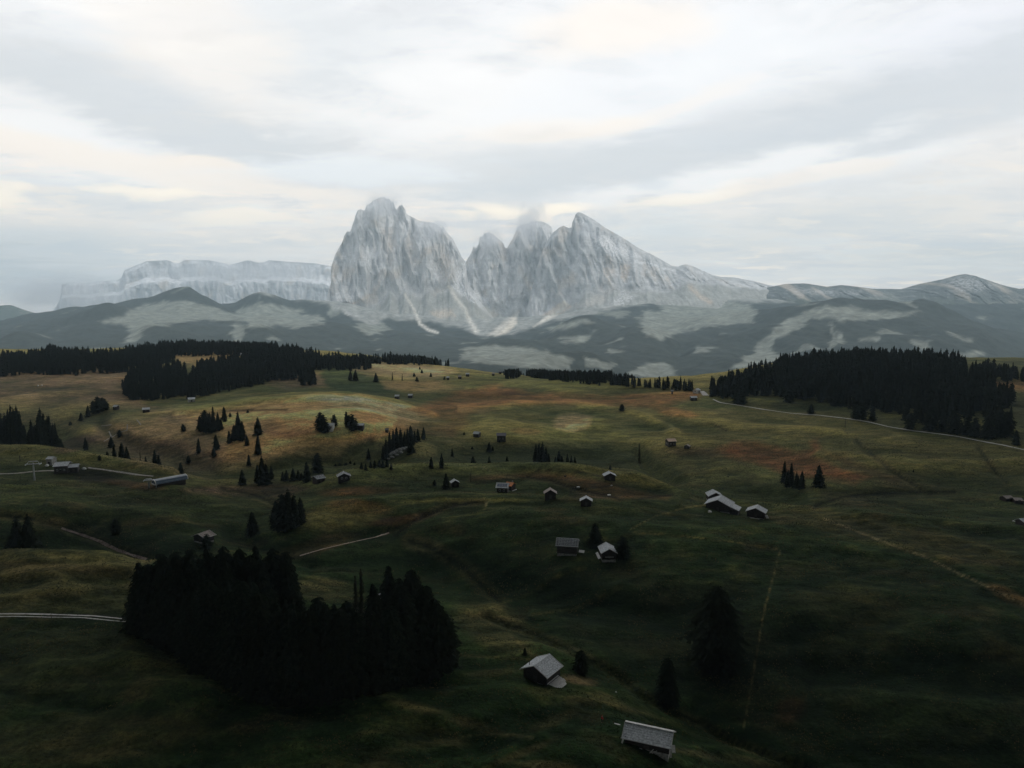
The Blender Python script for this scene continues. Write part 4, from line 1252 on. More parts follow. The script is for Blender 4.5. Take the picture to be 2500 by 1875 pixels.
# lone trees: (u, v top, v foot, width px, shape, label)
LONE = [
    (283, 1262, 1303, 25, 'pine', 'small rounded dark tree alone on the green slope at left'),
    (505, 1302, 1338, 24, 'pine', 'round dark bush like tree in front of the pale roofed hut at left'),
    (617, 1247, 1303, 32, 'spruce', 'single pointed spruce left of the big dark tree clump'),
    (443, 1128, 1157, 12, 'spruce', 'slim dark spruce just behind the curved roofed lift station'),
    (210, 1067, 1098, 14, 'spruce', 'dark spruce on the brown gully slope left of the pale zigzag path'),
    (292, 1048, 1066, 12, 'pine', 'small round tree beside the pale zigzag path'),
    (172, 1028, 1038, 8, 'pine', 'tiny dark bush on the slope right of the left edge wood'),
    (198, 1006, 1027, 13, 'spruce', 'short spruce at the lower left end of the clump by the small hut'),
    (448, 1034, 1053, 13, 'pine', 'round dark tree below the row of huts on the upper left slope'),
    (485, 1067, 1106, 13, 'spruce', 'narrow spruce at the lower edge of the brown slope'),
    (528, 1058, 1097, 18, 'spruce', 'dark spruce at the foot of the pale knoll, upper of two'),
    (522, 1093, 1115, 16, 'spruce', 'short spruce at the foot of the pale knoll, lower of two'),
    (460, 1110, 1130, 14, 'spruce', 'short spruce in the gully right of the valley clump'),
    (548, 990, 1028, 17, 'spruce', 'dark spruce at the right end of the upper slope clump'),
    (562, 1007, 1018, 8, 'pine', 'tiny dark tree right of the upper slope clump'),
    (605, 1000, 1008, 7, 'pine', 'tiny round bush on the upper edge of the pale knoll'),
    (630, 1017, 1062, 25, 'spruce', 'jagged spruce on the left flank of the pale knoll'),
    (630, 1060, 1108, 18, 'spruce', 'tall narrow spruce below the jagged spruce on the knoll'),
    (603, 1062, 1087, 13, 'spruce', 'small spruce between the left flank trees of the knoll'),
    (608, 1107, 1137, 12, 'spruce', 'thin spruce at the dark foot of the pale knoll'),
    (592, 1145, 1184, 22, 'spruce', 'dark spruce beside the gully left of the valley floor clump'),
    (816, 1010, 1040, 17, 'pine', 'oval tree directly behind the white house'),
    (900, 1093, 1121, 13, 'spruce', 'lone spruce below the right slope of the pale knoll'),
    (1053, 1113, 1143, 13, 'spruce', 'spruce on the mid ridge, leftmost of a thin row'),
    (1078, 1105, 1141, 14, 'spruce', 'spruce on the mid ridge beside the leftmost one'),
    (1104, 1093, 1115, 9, 'spruce', 'small narrow spruce above the mid ridge'),
    (1089, 1153, 1193, 22, 'spruce', 'dark spruce half hiding a small hut'),
    (1061, 1170, 1186, 10, 'pine', 'small round tree left of the half hidden hut'),
    (1149, 1152, 1178, 12, 'thin', 'thin brownish tree just below the mid ridge crest'),
    (1133, 1055, 1062, 6, 'pine', 'tiny bush left of the small hut on the green hill'),
    (1219, 1073, 1080, 5, 'pine', 'tiny bush just below the dark roofed hut'),
    (1518, 985, 1003, 15, 'pine', 'lone small tree standing above the pale disc shaped field'),
    (1561, 1080, 1132, 18, 'thin', 'tall sparse tree in the dark hollow below the pink roofed hut'),
    (1453, 1274, 1332, 42, 'spruce', 'dark spruce between the stone weighted hut and the small gabled hut'),
    (1520, 1308, 1362, 35, 'pine', 'rounded dark tree right of the small gabled hut'),
    (1417, 1585, 1642, 36, 'pine', 'rounded dark tree right of the hut with the plank ramp'),
    (1281, 1579, 1599, 12, 'spruce', 'tiny spruce above the hut with the plank ramp'),
    (1745, 1425, 1622, 128, 'pine', 'very large broad dark spruce alone in the right hand slope'),
    (1627, 1605, 1712, 66, 'broad', 'medium dark spruce below the very large lone spruce'),
    (1999, 1133, 1188, 31, 'spruce', 'lone spruce right of the small clump by the orange patch'),
    (918, 909, 932, 15, 'spruce', 'small spruce on the far tan slope, third from the left'),
    (958, 907, 928, 13, 'thin', 'sparse little tree on the far tan slope beside the third spruce'),
    (982, 911, 929, 10, 'thin', 'sparse little tree on the far tan slope, rightmost of the sparse ones'),
    (1011, 909, 919, 8, 'spruce', 'tiny spruce on the far tan slope, upper of a pair'),
    (1018, 919, 931, 10, 'spruce', 'tiny double topped spruce on the far tan slope'),
    (1030, 901, 911, 7, 'spruce', 'tiny spruce high on the far tan slope'),
    (1052, 909, 920, 8, 'spruce', 'tiny spruce at the right end of the far tan slope'),
    (1085, 918, 927, 7, 'spruce', 'tiny spruce left of the small far huts'),
    (1025, 894, 902, 5, 'spruce', 'tiniest spruce just under the far tree line'),
    (2230, 1150, 1153, 3, 'pine', 'very small bush in the dark field at right'),
]
for a in LONE:
    tree_px(*a)
HIDT = [  # trees whose feet are behind a rise: (u, v top, v ~foot, width, shape, Y, label)
    (1155, 1112, 1155, 22, 'spruce', 452, 'spruce rising from behind the mid ridge, the tallest left of centre'),
    (1194, 1078, 1112, 15, 'spruce', 520, 'upright spruce in the hollow below the two small huts'),
    (1203, 1088, 1110, 7, 'spruce', 522, 'thin sapling beside the upright spruce in the hollow'),
    (1194, 1112, 1145, 13, 'spruce', 462, 'spruce peeping over the mid ridge, left of a pair'),
    (1238, 1112, 1145, 14, 'spruce', 462, 'spruce peeping over the mid ridge, right of a pair'),
    (1490, 1133, 1152, 14, 'spruce', 430, 'dark tree directly behind the hut on the mid ridge'),
    (1153, 1100, 1115, 8, 'spruce', 520, 'tiny spruce above the tallest mid ridge spruce'),
]
for u, vt, vb, w, sh, Y, lb in HIDT:
    tree_px(u, vt, vb, w, sh, lb, None, Y)

CL = []  # clumps: (group, label, [(u, vt, vb, w, shape, Y or None)])
CL.append(('spruces of the clump beside the left edge mound', 'large dark spruce of the group behind the left edge mound',
           [(42, 1258, 1350, 66, 'spruce', 282), (68, 1250, 1350, 70, 'spruce', 280), (30, 1300, 1350, 50, 'spruce', 290), (90, 1305, 1350, 50, 'spruce', 287)]))
CL.append(('spruces of the big clump in the left valley', 'dark spruce of the big clump right of the single pointed spruce',
           [(690, 1203, 1286, 56, 'broad', None), (706, 1191, 1288, 48, 'spruce', None), (674, 1218, 1282, 34, 'spruce', None), (733, 1212, 1276, 30, 'spruce', None), (718, 1204, 1284, 34, 'spruce', None)]))
CL.append(('spruces in the valley behind the lift station', 'dark spruce of the loose valley row behind the lift station',
           [(243, 1110, 1124, 9, 'pine', None), (262, 1100, 1127, 14, 'spruce', 470), (272, 1065, 1092, 17, 'spruce', None), (278, 1086, 1128, 16, 'spruce', 470), (297, 1078, 1130, 24, 'spruce', 470), (310, 1088, 1130, 20, 'spruce', 470),
            (342, 1097, 1132, 12, 'thin', 465), (356, 1112, 1140, 12, 'spruce', 455), (378, 1095, 1140, 20, 'spruce', 455), (388, 1108, 1140, 18, 'spruce', 455), (441, 1128, 1150, 12, 'spruce', None)]))
CL.append(('spruces of the slope clump by the small hut', 'dark spruce of the round clump left of the tiny pale roofed hut',
           [(215, 988, 1018, 13, 'spruce', None), (228, 976, 1010, 16, 'pine', None), (240, 965, 1006, 24, 'pine', None), (252, 968, 1002, 24, 'pine', None), (260, 980, 998, 14, 'pine', None)]))
CL.append(('spruces of the upper slope clump', 'dark spruce of the upper slope clump left of the knoll',
           [(488, 1012, 1050, 18, 'spruce', None), (500, 999, 1052, 28, 'pine', None), (513, 1005, 1054, 22, 'spruce', None), (522, 990, 1053, 18, 'spruce', None), (533, 1004, 1050, 18, 'spruce', None), (540, 1018, 1048, 12, 'spruce', None)]))
CL.append(('spruces on the left flank of the pale knoll', 'dark spruce of the pointed clump at the knoll left flank',
           [(582, 1002, 1072, 24, 'spruce', None), (592, 1026, 1074, 22, 'spruce', None), (572, 1035, 1076, 22, 'spruce', None), (560, 1050, 1082, 14, 'spruce', None)]))
CL.append(('spruces of the valley floor clump', 'dark spruce of the clump on the valley floor below the knoll',
           [(640, 1110, 1178, 24, 'spruce', None), (629, 1132, 1180, 20, 'spruce', None), (650, 1130, 1182, 26, 'spruce', None), (663, 1134, 1170, 14, 'spruce', None), (641, 1140, 1184, 26, 'spruce', None)]))
CL.append(('spruces left of the solar roofed hut by the ravine', 'dark spruce of the row left of the ridge hut',
           [(690, 1150, 1173, 12, 'spruce', None), (700, 1146, 1174, 16, 'spruce', None), (716, 1141, 1174, 18, 'spruce', None), (728, 1146, 1172, 14, 'spruce', None), (736, 1152, 1172, 10, 'spruce', None),
            (750, 1125, 1176, 22, 'spruce', None), (775, 1104, 1153, 34, 'broad', None)]))
CL.append(('trees around the white house', 'oval dark tree of the clumps beside the white house',
           [(782, 1004, 1048, 26, 'pine', None), (789, 1010, 1053, 26, 'pine', None), (797, 1028, 1054, 18, 'pine', None), (846, 1002, 1038, 12, 'pine', None), (852, 1010, 1044, 16, 'pine', None), (861, 1008, 1050, 22, 'pine', None), (869, 1022, 1048, 14, 'pine', None)]))
CL.append(('trees of the wooded ravine', 'dark spruce of the narrow wood filling the ravine',
           [(936, 1085, 1122, 13, 'spruce', None), (942, 1068, 1118, 15, 'spruce', None), (951, 1050, 1105, 14, 'spruce', None), (960, 1046, 1100, 16, 'spruce', None), (969, 1040, 1098, 20, 'spruce', None), (978, 1044, 1092, 18, 'spruce', None),
            (1003, 1037, 1085, 22, 'spruce', None), (1003, 1076, 1107, 26, 'spruce', None), (1013, 1050, 1080, 12, 'spruce', None), (1021, 1045, 1078, 14, 'spruce', None), (1034, 1040, 1072, 14, 'spruce', None), (988, 1050, 1092, 14, 'spruce', None), (995, 1044, 1088, 14, 'spruce', None),
            (883, 1127, 1145, 10, 'spruce', None), (893, 1130, 1148, 10, 'spruce', None), (905, 1126, 1142, 10, 'spruce', None), (915, 1122, 1142, 12, 'spruce', None), (926, 1120, 1140, 12, 'spruce', None), (935, 1124, 1142, 12, 'spruce', None), (945, 1116, 1140, 12, 'spruce', None), (955, 1130, 1146, 9, 'spruce', None),
            (820, 1142, 1158, 9, 'spruce', 470), (830, 1140, 1158, 9, 'pine', 475), (845, 1138, 1158, 9, 'pine', 475), (856, 1140, 1158, 9, 'spruce', 475), (866, 1146, 1158, 8, 'spruce', 470)]))
CL.append(('spruces of the pair of clumps behind the mid ridge', 'dark spruce of the clumps standing behind the mid ridge',
           [(1308, 1082, 1145, 18, 'spruce', 470), (1316, 1079, 1145, 18, 'spruce', 476), (1324, 1077, 1145, 20, 'spruce', 472), (1333, 1090, 1145, 18, 'spruce', 470), (1340, 1104, 1145, 12, 'spruce', 470),
            (1356, 1112, 1145, 12, 'spruce', 470), (1364, 1098, 1145, 18, 'spruce', 472), (1372, 1110, 1145, 14, 'spruce', 470), (1385, 1106, 1145, 12, 'spruce', 470), (1395, 1110, 1145, 12, 'spruce', 470), (1403, 1112, 1145, 12, 'spruce', 468)]))
CL.append(('spruces of the small clump by the orange patch', 'dark spruce of the small clump in front of the orange patch',
           [(1914, 1123, 1178, 17, 'spruce', None), (1930, 1127, 1186, 18, 'spruce', None), (1923, 1145, 1188, 18, 'spruce', None), (1943, 1150, 1190, 14, 'spruce', None), (1957, 1147, 1192, 20, 'spruce', None), (1948, 1160, 1192, 14, 'spruce', None)]))
CL.append(('spruces of the two trees at the left of the far tan slope', 'small dark spruce of the pair left on the far tan slope',
           [(856, 903, 929, 14, 'spruce', None), (868, 901, 929, 16, 'spruce', None)]))
g_ = [(350, 1545, 1368, 62), (372, 1552, 1372, 60), (402, 1552, 1346, 66), (342, 1525, 1390, 50), (435, 1560, 1342, 66), (472, 1556, 1334, 66), (512, 1560, 1330, 70), (552, 1560, 1328, 66), (592, 1560, 1332, 66),
      (632, 1560, 1326, 66), (670, 1560, 1334, 62), (705, 1556, 1340, 60), (722, 1565, 1385, 56), (480, 1612, 1432, 66), (520, 1632, 1402, 74), (560, 1650, 1404, 74), (600, 1668, 1412, 76), (640, 1684, 1432, 76),
      (682, 1697, 1462, 74), (722, 1703, 1470, 74), (762, 1702, 1476, 72), (798, 1698, 1468, 70), (835, 1690, 1480, 70), (872, 1684, 1488, 70), (912, 1678, 1482, 70), (952, 1668, 1480, 70), (992, 1658, 1492, 68),
      (1032, 1648, 1488, 66), (1070, 1632, 1470, 66), (1062, 1600, 1456, 60), (1092, 1622, 1548, 44), (560, 1600, 1385, 66), (620, 1625, 1412, 70), (700, 1640, 1455, 66), (780, 1650, 1452, 66), (850, 1645, 1462, 66),
      (920, 1635, 1432, 64), (982, 1620, 1425, 64), (1032, 1605, 1428, 62), (950, 1562, 1376, 60), (1010, 1562, 1384, 58), (1045, 1575, 1425, 50), (915, 1572, 1420, 50), (975, 1572, 1405, 50), (500, 1590, 1380, 66),
      (455, 1590, 1400, 60), (650, 1600, 1400, 66), (740, 1625, 1462, 56), (820, 1610, 1470, 56), (410, 1572, 1405, 56), (670, 1652, 1450, 60), (750, 1668, 1490, 60), (880, 1650, 1500, 60), (960, 1640, 1470, 60)]
gt = [(u, t, b, w * (1.5 if (i % 3) else 1.75), 'pine' if i % 3 == 1 else 'broad' if i % 3 else 'spruce', None) for i, (u, b, t, w) in enumerate(g_)]
gt += [(415 + 29 * k, 1348 + (k * 7) % 12, 1574 + (k % 3) * 6, 96, 'pine' if k % 2 else 'broad', None) for k in range(11)]
gt += [(884, 1384, 1565, 52, 'thin', None), (872, 1400, 1560, 50, 'thin', None)]
CL.append(('spruces of the big dark grove in the foreground', 'near black spruce of the foreground grove', gt))
lw = []
r_ = random.Random(5)
for i in range(46):
    u = r_.uniform(-40, 150)
    top = np.interp(u, [-40, 0, 45, 60, 75, 100, 125, 155], [985, 990, 985, 1008, 1020, 995, 1012, 1062]) + r_.uniform(0, 34)
    lw.append((u, top, 1105, r_.uniform(18, 26), 'spruce', r_.uniform(492, 575)))
lw += [(98, 990, 1100, 24, 'spruce', 540), (122, 1010, 1100, 20, 'spruce', 520), (136, 1027, 1100, 14, 'spruce', 515), (28, 984, 1100, 22, 'spruce', 560), (42, 985, 1100, 22, 'spruce', 555)]
CL.append(('spruces of the wood at the left edge behind the lift', 'tall dark spruce of the wood at the left edge', lw))
ORD = ['leftmost', 'second from left', 'third from left', 'fourth from left', 'fifth from left', 'sixth from left', 'seventh from left', 'eighth from left', 'ninth from left',
       'tenth from left', 'eleventh from left', 'twelfth from left', 'thirteenth from left', 'fourteenth from left', 'fifteenth from left', 'sixteenth from left',
       'seventeenth from left', 'eighteenth from left', 'nineteenth from left', 'twentieth from left', 'twenty-first from left', 'twenty-second from left', 'twenty-third from left',
       'twenty-fourth from left', 'twenty-fifth from left', 'twenty-sixth from left', 'twenty-seventh from left', 'twenty-eighth from left']
for grp, lb, lst in CL:
    if len(lst) <= 20:
        sets = [('', lst)]
    else:            # front, middle and back rows by depth
        q_ = sorted(lst, key=lambda a: (a[5] if a[5] else 5000 - a[2]))
        n3 = (len(q_) + 2) // 3
        sets = [('front row, ', q_[:n3]), ('middle row, ', q_[n3:2 * n3]), ('back row, ', q_[2 * n3:])]
    for row, sub_ in sets:
        for k_, (u, vt, vb, w, sh, Y) in enumerate(sorted(sub_, key=lambda a: a[0])):
            base_ = lb if sh != 'thin' else lb.replace('near black spruce', 'sparse tree').replace('dark spruce', 'sparse brownish tree')
            tree_px(u, vt, vb, w, sh, base_ + ', ' + row + ORD[k_], grp, Y)
for ob in TREES:       # the two loose brown trees of the grove differ from the rest
    pass

# ---- woods on the ridges
WOODS = [
    ('ridge wood at the upper left', [(-60, 882), (60, 872), (140, 862), (240, 868), (290, 870), (310, 905), (240, 912), (150, 915), (-60, 920)], 7.0, (13, 19)),
    ('ridge wood at the upper left', [(290, 872), (340, 858), (400, 850), (500, 850), (620, 850), (700, 858), (780, 872), (790, 900), (770, 905), (700, 900), (610, 885), (590, 868), (500, 868), (430, 870), (400, 890), (360, 905), (310, 900)], 7.0, (13, 19)),
    ('ridge wood at the upper left', [(302, 978), (302, 935), (340, 910), (400, 905), (440, 895), (455, 915), (470, 935), (500, 935), (525, 960), (500, 968), (440, 972), (370, 982)], 6.0, (12, 18)),
    ('ridge wood at the upper left', [(478, 935), (480, 900), (540, 888), (640, 880), (760, 895), (765, 925), (700, 930), (640, 940), (580, 950), (520, 955)], 6.0, (12, 18)),
    ('ridge wood at the upper left', [(730, 942), (728, 925), (765, 918), (768, 945)], 6.0, (12, 16)),
    ('far tree line in the middle', [(775, 885), (800, 880), (900, 884), (900, 900), (870, 903), (790, 905)], 7.5, (13, 18)),
    ('far tree line in the middle', [(900, 882), (1060, 880), (1245, 888), (1245, 896), (1200, 902), (1130, 894), (1060, 892), (960, 888), (900, 890)], 7.5, (11, 16)),
    ('far tree line in the middle', [(1255, 900), (1330, 898), (1340, 903), (1255, 905)], 8, (10, 14)),
    ('descending tree line right of the middle', [(1290, 922), (1290, 912), (1350, 908), (1450, 922), (1560, 938), (1690, 952), (1700, 958), (1600, 952), (1500, 942), (1430, 938), (1350, 930)], 6.5, (10, 15)),
    ('descending tree line right of the middle', [(1232, 925), (1232, 917), (1270, 917), (1270, 925)], 6.5, (9, 13)),
    ('big dark wood on the right hill', [(1730, 968), (1740, 955), (1800, 932), (1900, 900), (1980, 885), (2100, 878), (2250, 880), (2345, 890), (2360, 920), (2400, 935), (2470, 975), (2465, 1000), (2330, 1010), (2200, 1012), (2080, 1000), (1960, 975), (1860, 965), (1760, 975)], 7.0, (15, 22)),
    ('big dark wood on the right hill', [(2200, 1010), (2400, 1000), (2480, 1015), (2440, 1045), (2300, 1045), (2210, 1030)], 11.0, (15, 21)),
    ('big dark wood on the right hill', [(2350, 918), (2420, 905), (2560, 930), (2560, 938), (2450, 930), (2380, 930)], 8.0, (13, 18)),
]
extra = [(1800, 955, 985, 30), (1810, 958, 986, 26), (1925, 945, 982, 26), (1980, 985, 1010, 22), (2090, 985, 1022, 24), (2105, 980, 1022, 26), (2130, 990, 1026, 22), (2222, 1005, 1047, 24), (2270, 1000, 1050, 32), (2300, 1002, 1052, 30),
         (2330, 998, 1058, 34), (2380, 1015, 1066, 24), (2410, 1008, 1070, 40), (2440, 1000, 1065, 36), (2455, 1002, 1060, 36), (2480, 1048, 1086, 22), (2360, 1020, 1060, 30)]
for i, (u, vt, vb, w) in enumerate(extra):
    tree_px(u, vt, vb, w, 'pine' if i % 3 else 'broad', 'dark tree at the lower fringe of the right wood, ' + ORD[[e[0] for e in sorted(extra)].index(u)], 'trees at the fringe of the right hill wood')

rw = np.random.RandomState(17)
WT = []      # x, y, z, h, radius, px height, wood
for name, poly, sp, (h0, h1) in WOODS:
    us_ = [p[0] for p in poly]
    x0, x1 = (min(us_) - 1250) / FPX * 1.02 - .02, (max(us_) - 1250) / FPX * 1.02 + .02
    y0, y1 = 560.0, 1330.0
    n = int((x1 - x0) * (y1 ** 2 - y0 ** 2) / 2 / (sp * sp * .8))
    yy = np.sqrt(rw.uniform(y0 ** 2, y1 ** 2, n))
    ss = rw.uniform(x0, x1, n)
    xx = ss * yy
    zz = ground_z(xx, yy)
    u, v = pix(xx, yy, zz)
    wob = 13 * perlin(xx / 28, yy / 28, 7) + 7 * perlin(xx / 9, yy / 9, 8)
    m = in_poly(u + wob, v + wob * .35, poly) & (rw.rand(n) < .95)
    hh = rw.uniform(h0, h1, n) * (1 - .3 * rw.rand(n) ** 2) * (1 + .18 * perlin(xx / 30, yy / 30, 19))
    for i in np.nonzero(m)[0]:
        WT.append((xx[i], yy[i], zz[i], hh[i], hh[i] * rw.uniform(.17, .25), hh[i] / yy[i], name, v[i]))
print('wood trees', len(WT), 'single trees', len(TREES))
# the nearest (largest) stand as single trees, the others joined
WT.sort(key=lambda a: -a[5])
NIND = max(0, 300 - len(TREES))
for k_i, (x, y, z, h, r, k, name, v) in enumerate(sorted(WT[:NIND], key=lambda a: a[0] / a[1])):
    tree(x, y, z - .3, h, r, 'pine' if rw.rand() < .3 and 'right' in name else 'spruce', 'near edge conifer of the ' + name + ', ' + (ORD[k_i] if k_i < len(ORD) else 'far right'), 'conifers of the ' + name)
rest = WT[NIND:]


def joined_trees(name, lst, variants, label, material):
    Vs, Fs, off = [], [], 0
    A = np.array([(a[0], a[1], a[2], a[3], a[4]) for a in lst])
    if not len(A):
        return
    pick = rw.randint(0, len(variants), len(A))
    rot = rw.uniform(0, 6.28, len(A))
    for k, (vv, ff) in enumerate(variants):
        S_ = A[pick == k]
        c, s_ = np.cos(rot[pick == k]), np.sin(rot[pick == k])
        P = vv[None]
        X = (P[..., 0] * c[:, None] - P[..., 1] * s_[:, None]) * S_[:, 4:5] + S_[:, 0:1]
        Y_ = (P[..., 0] * s_[:, None] + P[..., 1] * c[:, None]) * S_[:, 4:5] + S_[:, 1:2]
        Z_ = P[..., 2] * S_[:, 3:4] + S_[:, 2:3]
        Vs.append(np.stack([X, Y_, Z_], -1).reshape(-1, 3))
        Fs.append((ff[None] + (np.arange(len(S_)) * len(vv))[:, None, None] + off).reshape(-1, 3))
        off += len(S_) * len(vv)
    o = mesh_np(name, np.concatenate(Vs), np.concatenate(Fs), material, smooth=False)
    tag(o, label, kind='stuff')
    return o


rv = random.Random(3)
joined_trees('forest', rest, [crown_np(rv, 9, 6, 1, 'spruce' if k % 3 else 'pine', fine=2.0) for k in range(6)], 'dark conifer woods along the meadow ridges', M_NEEDLE)
# far woods on the foothills
N = 420000
yy = np.exp(rw.uniform(math.log(2300), math.log(7600), N))
keepm = rw.rand(N) < (2300 / yy) ** .2
ss = rw.uniform(-.86, .86, N)
yy, ss = yy[keepm], ss[keepm]
xx = ss * yy
zz = fh_z(xx, yy)
u, v = pix(xx, yy, zz)
vis_b = np.interp(u, [0, 850, 1250, 1700, 1760, 2500], [900, 900, 915, 975, 940, 940])
tl = np.interp(u, [-200, 790, 860, 900, 950, 1050, 1120, 1180, 1250, 1350, 1450, 1540, 1650, 1760, 1850, 2600], [600, 740, 775, 795, 778, 785, 800, 822, 815, 785, 765, 745, 735, 735, 738, 735])
pm = pasture_mask(u, v, xx, yy)
m = (v < vis_b) & (v > tl + 6 * perlin(xx / 90, yy / 140, 96)) & ((pm < .5) | (rw.rand(len(u)) < .02)) & (rw.rand(len(u)) < .26)
ii = np.nonzero(m)[0]
print('far trees', len(ii))
fl = [(xx[i], yy[i], zz[i] - 1, 21 * rw.uniform(.6, 1.3), rw.uniform(3.6, 6.0)) for i in ii]
cone = (np.array([(math.cos(a) * 1, math.sin(a) * 1, .02) for a in (0, 2.1, 4.2)] + [(0, 0, 1)]), np.array([(0, 1, 3), (1, 2, 3), (2, 0, 3)]))
cone2 = (np.array([(math.cos(a) * 1, math.sin(a) * 1, .1) for a in (0, 1.6, 3.1, 4.7)] + [(0, 0, .9)]), np.array([(0, 1, 4), (1, 2, 4), (2, 3, 4), (3, 0, 4)]))


def farwood_build(T, b):
    g = T.new('ShaderNodeNewGeometry')
    n = T.noise(g.outputs['Position'], .011, 3, .7)
    n_ = T.noise(g.outputs['Position'], .05, 2, .6)
    c = T.mix(T.maprange(n, .38, .62), (.008, .013, .015), (.034, .042, .038))
    c = T.mix(T.maprange(n_, .5, .7, 0, .5), c, (.05, .055, .045))
    T.link(c, b.inputs['Base Color'])


M_FARWOOD = mat('far conifers', (.016, .022, .020), 1.0, .03, farwood_build)
joined_trees('far_wood', fl, [cone, cone2], 'far conifer woods covering the foothills', M_FARWOOD)


# ------------------------------------------------------------------ buildings
class MB:
    def __init__(self):
        self.v, self.f = [], []

    def pts8(self, p):
        i = len(self.v)
        self.v += [tuple(q) for q in p]
        self.f += [tuple(i + k for k in q) for q in ((0, 3, 2, 1), (4, 5, 6, 7), (0, 1, 5, 4), (1, 2, 6, 5), (2, 3, 7, 6), (3, 0, 4, 7))]

    def box(self, x0, x1, y0, y1, z0, z1):
        self.pts8([(x0, y0, z0), (x1, y0, z0), (x1, y1, z0), (x0, y1, z0), (x0, y0, z1), (x1, y0, z1), (x1, y1, z1), (x0, y1, z1)])

    def beam(self, a, b, w, h, up=(0, 0, 1)):
        a, b = Vector(a), Vector(b)
        d = (b - a).normalized()
        s_ = d.cross(Vector(up))
        if s_.length < 1e-3:
            s_ = d.cross(Vector((1, 0, 0)))
        s_.normalize()
        t_ = s_.cross(d)
        s_ *= w / 2
        t_ *= h / 2
        self.pts8([a - s_ - t_, b - s_ - t_, b + s_ - t_, a + s_ - t_, a - s_ + t_, b - s_ + t_, b + s_ + t_, a + s_ + t_])

    def prism(self, poly, axis, a, b):
        """polygon (p, q) extruded along axis 'x' or 'y' from a to b"""
        i = len(self.v)
        n = len(poly)
        for t_ in (a, b):
            for p, q in poly:
                self.v.append((t_, p, q) if axis == 'x' else (p, t_, q))
        self.f.append(tuple(range(i, i + n)))
        self.f.append(tuple(range(i + 2 * n - 1, i + n - 1, -1)))
        for k in range(n):
            self.f.append((i + k, i + n + k, i + n + (k + 1) % n, i + (k + 1) % n))

    def tube(self, a, b, r0, r1=None, n=8):
        r1 = r0 if r1 is None else r1
        a, b = Vector(a), Vector(b)
        d = (b - a).normalized()
        s_ = d.cross(Vector((0, 0, 1)))
        if s_.length < 1e-3:
            s_ = Vector((1, 0, 0))
        s_.normalize()
        t_ = s_.cross(d)
        i = len(self.v)
        for c, r in ((a, r0), (b, r1)):
            for k in range(n):
                an = 6.28319 * k / n
                self.v.append(tuple(c + s_ * (r * math.cos(an)) + t_ * (r * math.sin(an))))
        for k in range(n):
            self.f.append((i + k, i + (k + 1) % n, i + n + (k + 1) % n, i + n + k))
        self.f.append(tuple(range(i + n - 1, i - 1, -1)))
        self.f.append(tuple(range(i + n, i + 2 * n)))

    def obj(self, name, material, parent=None, loc=None):
        me = bpy.data.meshes.new(name)
        me.from_pydata(self.v, [], self.f)
        me.materials.append(material)
        bm = bmesh.new()
        bm.from_mesh(me)
        bmesh.ops.recalc_face_normals(bm, faces=bm.faces)
        bm.to_mesh(me)
        bm.free()
        o = bpy.data.objects.new(name, me)
        COL.objects.link(o)
        if parent:
            o.parent = parent
        if loc:
            o.location = loc
        return o


M_LOG = speckled((.030, .026, .026), (.065, .054, .050), 1.6, (.3, 1, 3), rough=.9, name='weathered dark logs', bump=.3)
M_LOG2 = speckled((.060, .052, .050), (.11, .095, .088), 1.6, (.3, 1, 3), rough=.9, name='grey brown logs', bump=.3)
M_SHING = speckled((.36, .375, .39), (.66, .68, .69), 2.2, (1, 1, 1), rough=.8, name='silver grey shingles', bump=.2)
M_SHING2 = speckled((.34, .36, .38), (.58, .60, .62), 2.2, (1, 1, 1), rough=.8, name='older grey shingles', bump=.2)
M_DARKROOF = speckled((.10, .095, .11), (.17, .16, .18), 1.5, rough=.7, name='dark purple grey roof')
M_PINKROOF = speckled((.60, .42, .32), (.74, .56, .42), 1.2, rough=.7, name='pale pink brown roof')
M_ORANGE = speckled((.78, .30, .11), (.62, .22, .08), 2.0, rough=.6, name='orange tiles')
M_BROWNROOF = speckled((.26, .22, .20), (.36, .31, .28), 1.8, rough=.8, name='brown grey roof')
M_PLANK = speckled((.46, .45, .43), (.66, .64, .61), 2.0, (.4, 2.5, 1), rough=.85, name='bleached planks')
M_WHITE = speckled((.74, .73, .70), (.82, .81, .79), 1.0, rough=.8, name='white plaster')
M_STONE = speckled((.22, .22, .21), (.48, .47, .44), 1.3, rough=.95, name='pale stone')
M_METAL = speckled((.42, .45, .48), (.55, .57, .59), .6, rough=.35, spec=.5, metallic=.6, name='galvanised steel')
M_STEELD = speckled((.16, .18, .21), (.24, .27, .30), .6, rough=.45, spec=.4, name='dull grey roof metal')
M_BLUEGLASS = mat('blue grey glazing', (.12, .17, .24), .15, .5)
M_SOLAR = mat('solar cells', (.06, .09, .14), .15, .6)
M_GLASS = mat('dark window glass', (.02, .025, .03), .08, .5)
M_RED = mat('red jacket cloth', (.75, .03, .02), .8, .2)
M_BLACK = mat('dark trousers', (.02, .02, .025), .9, .2)
M_SKIN = mat('skin', (.5, .32, .24), .6, .3)
brs = random.Random(23)


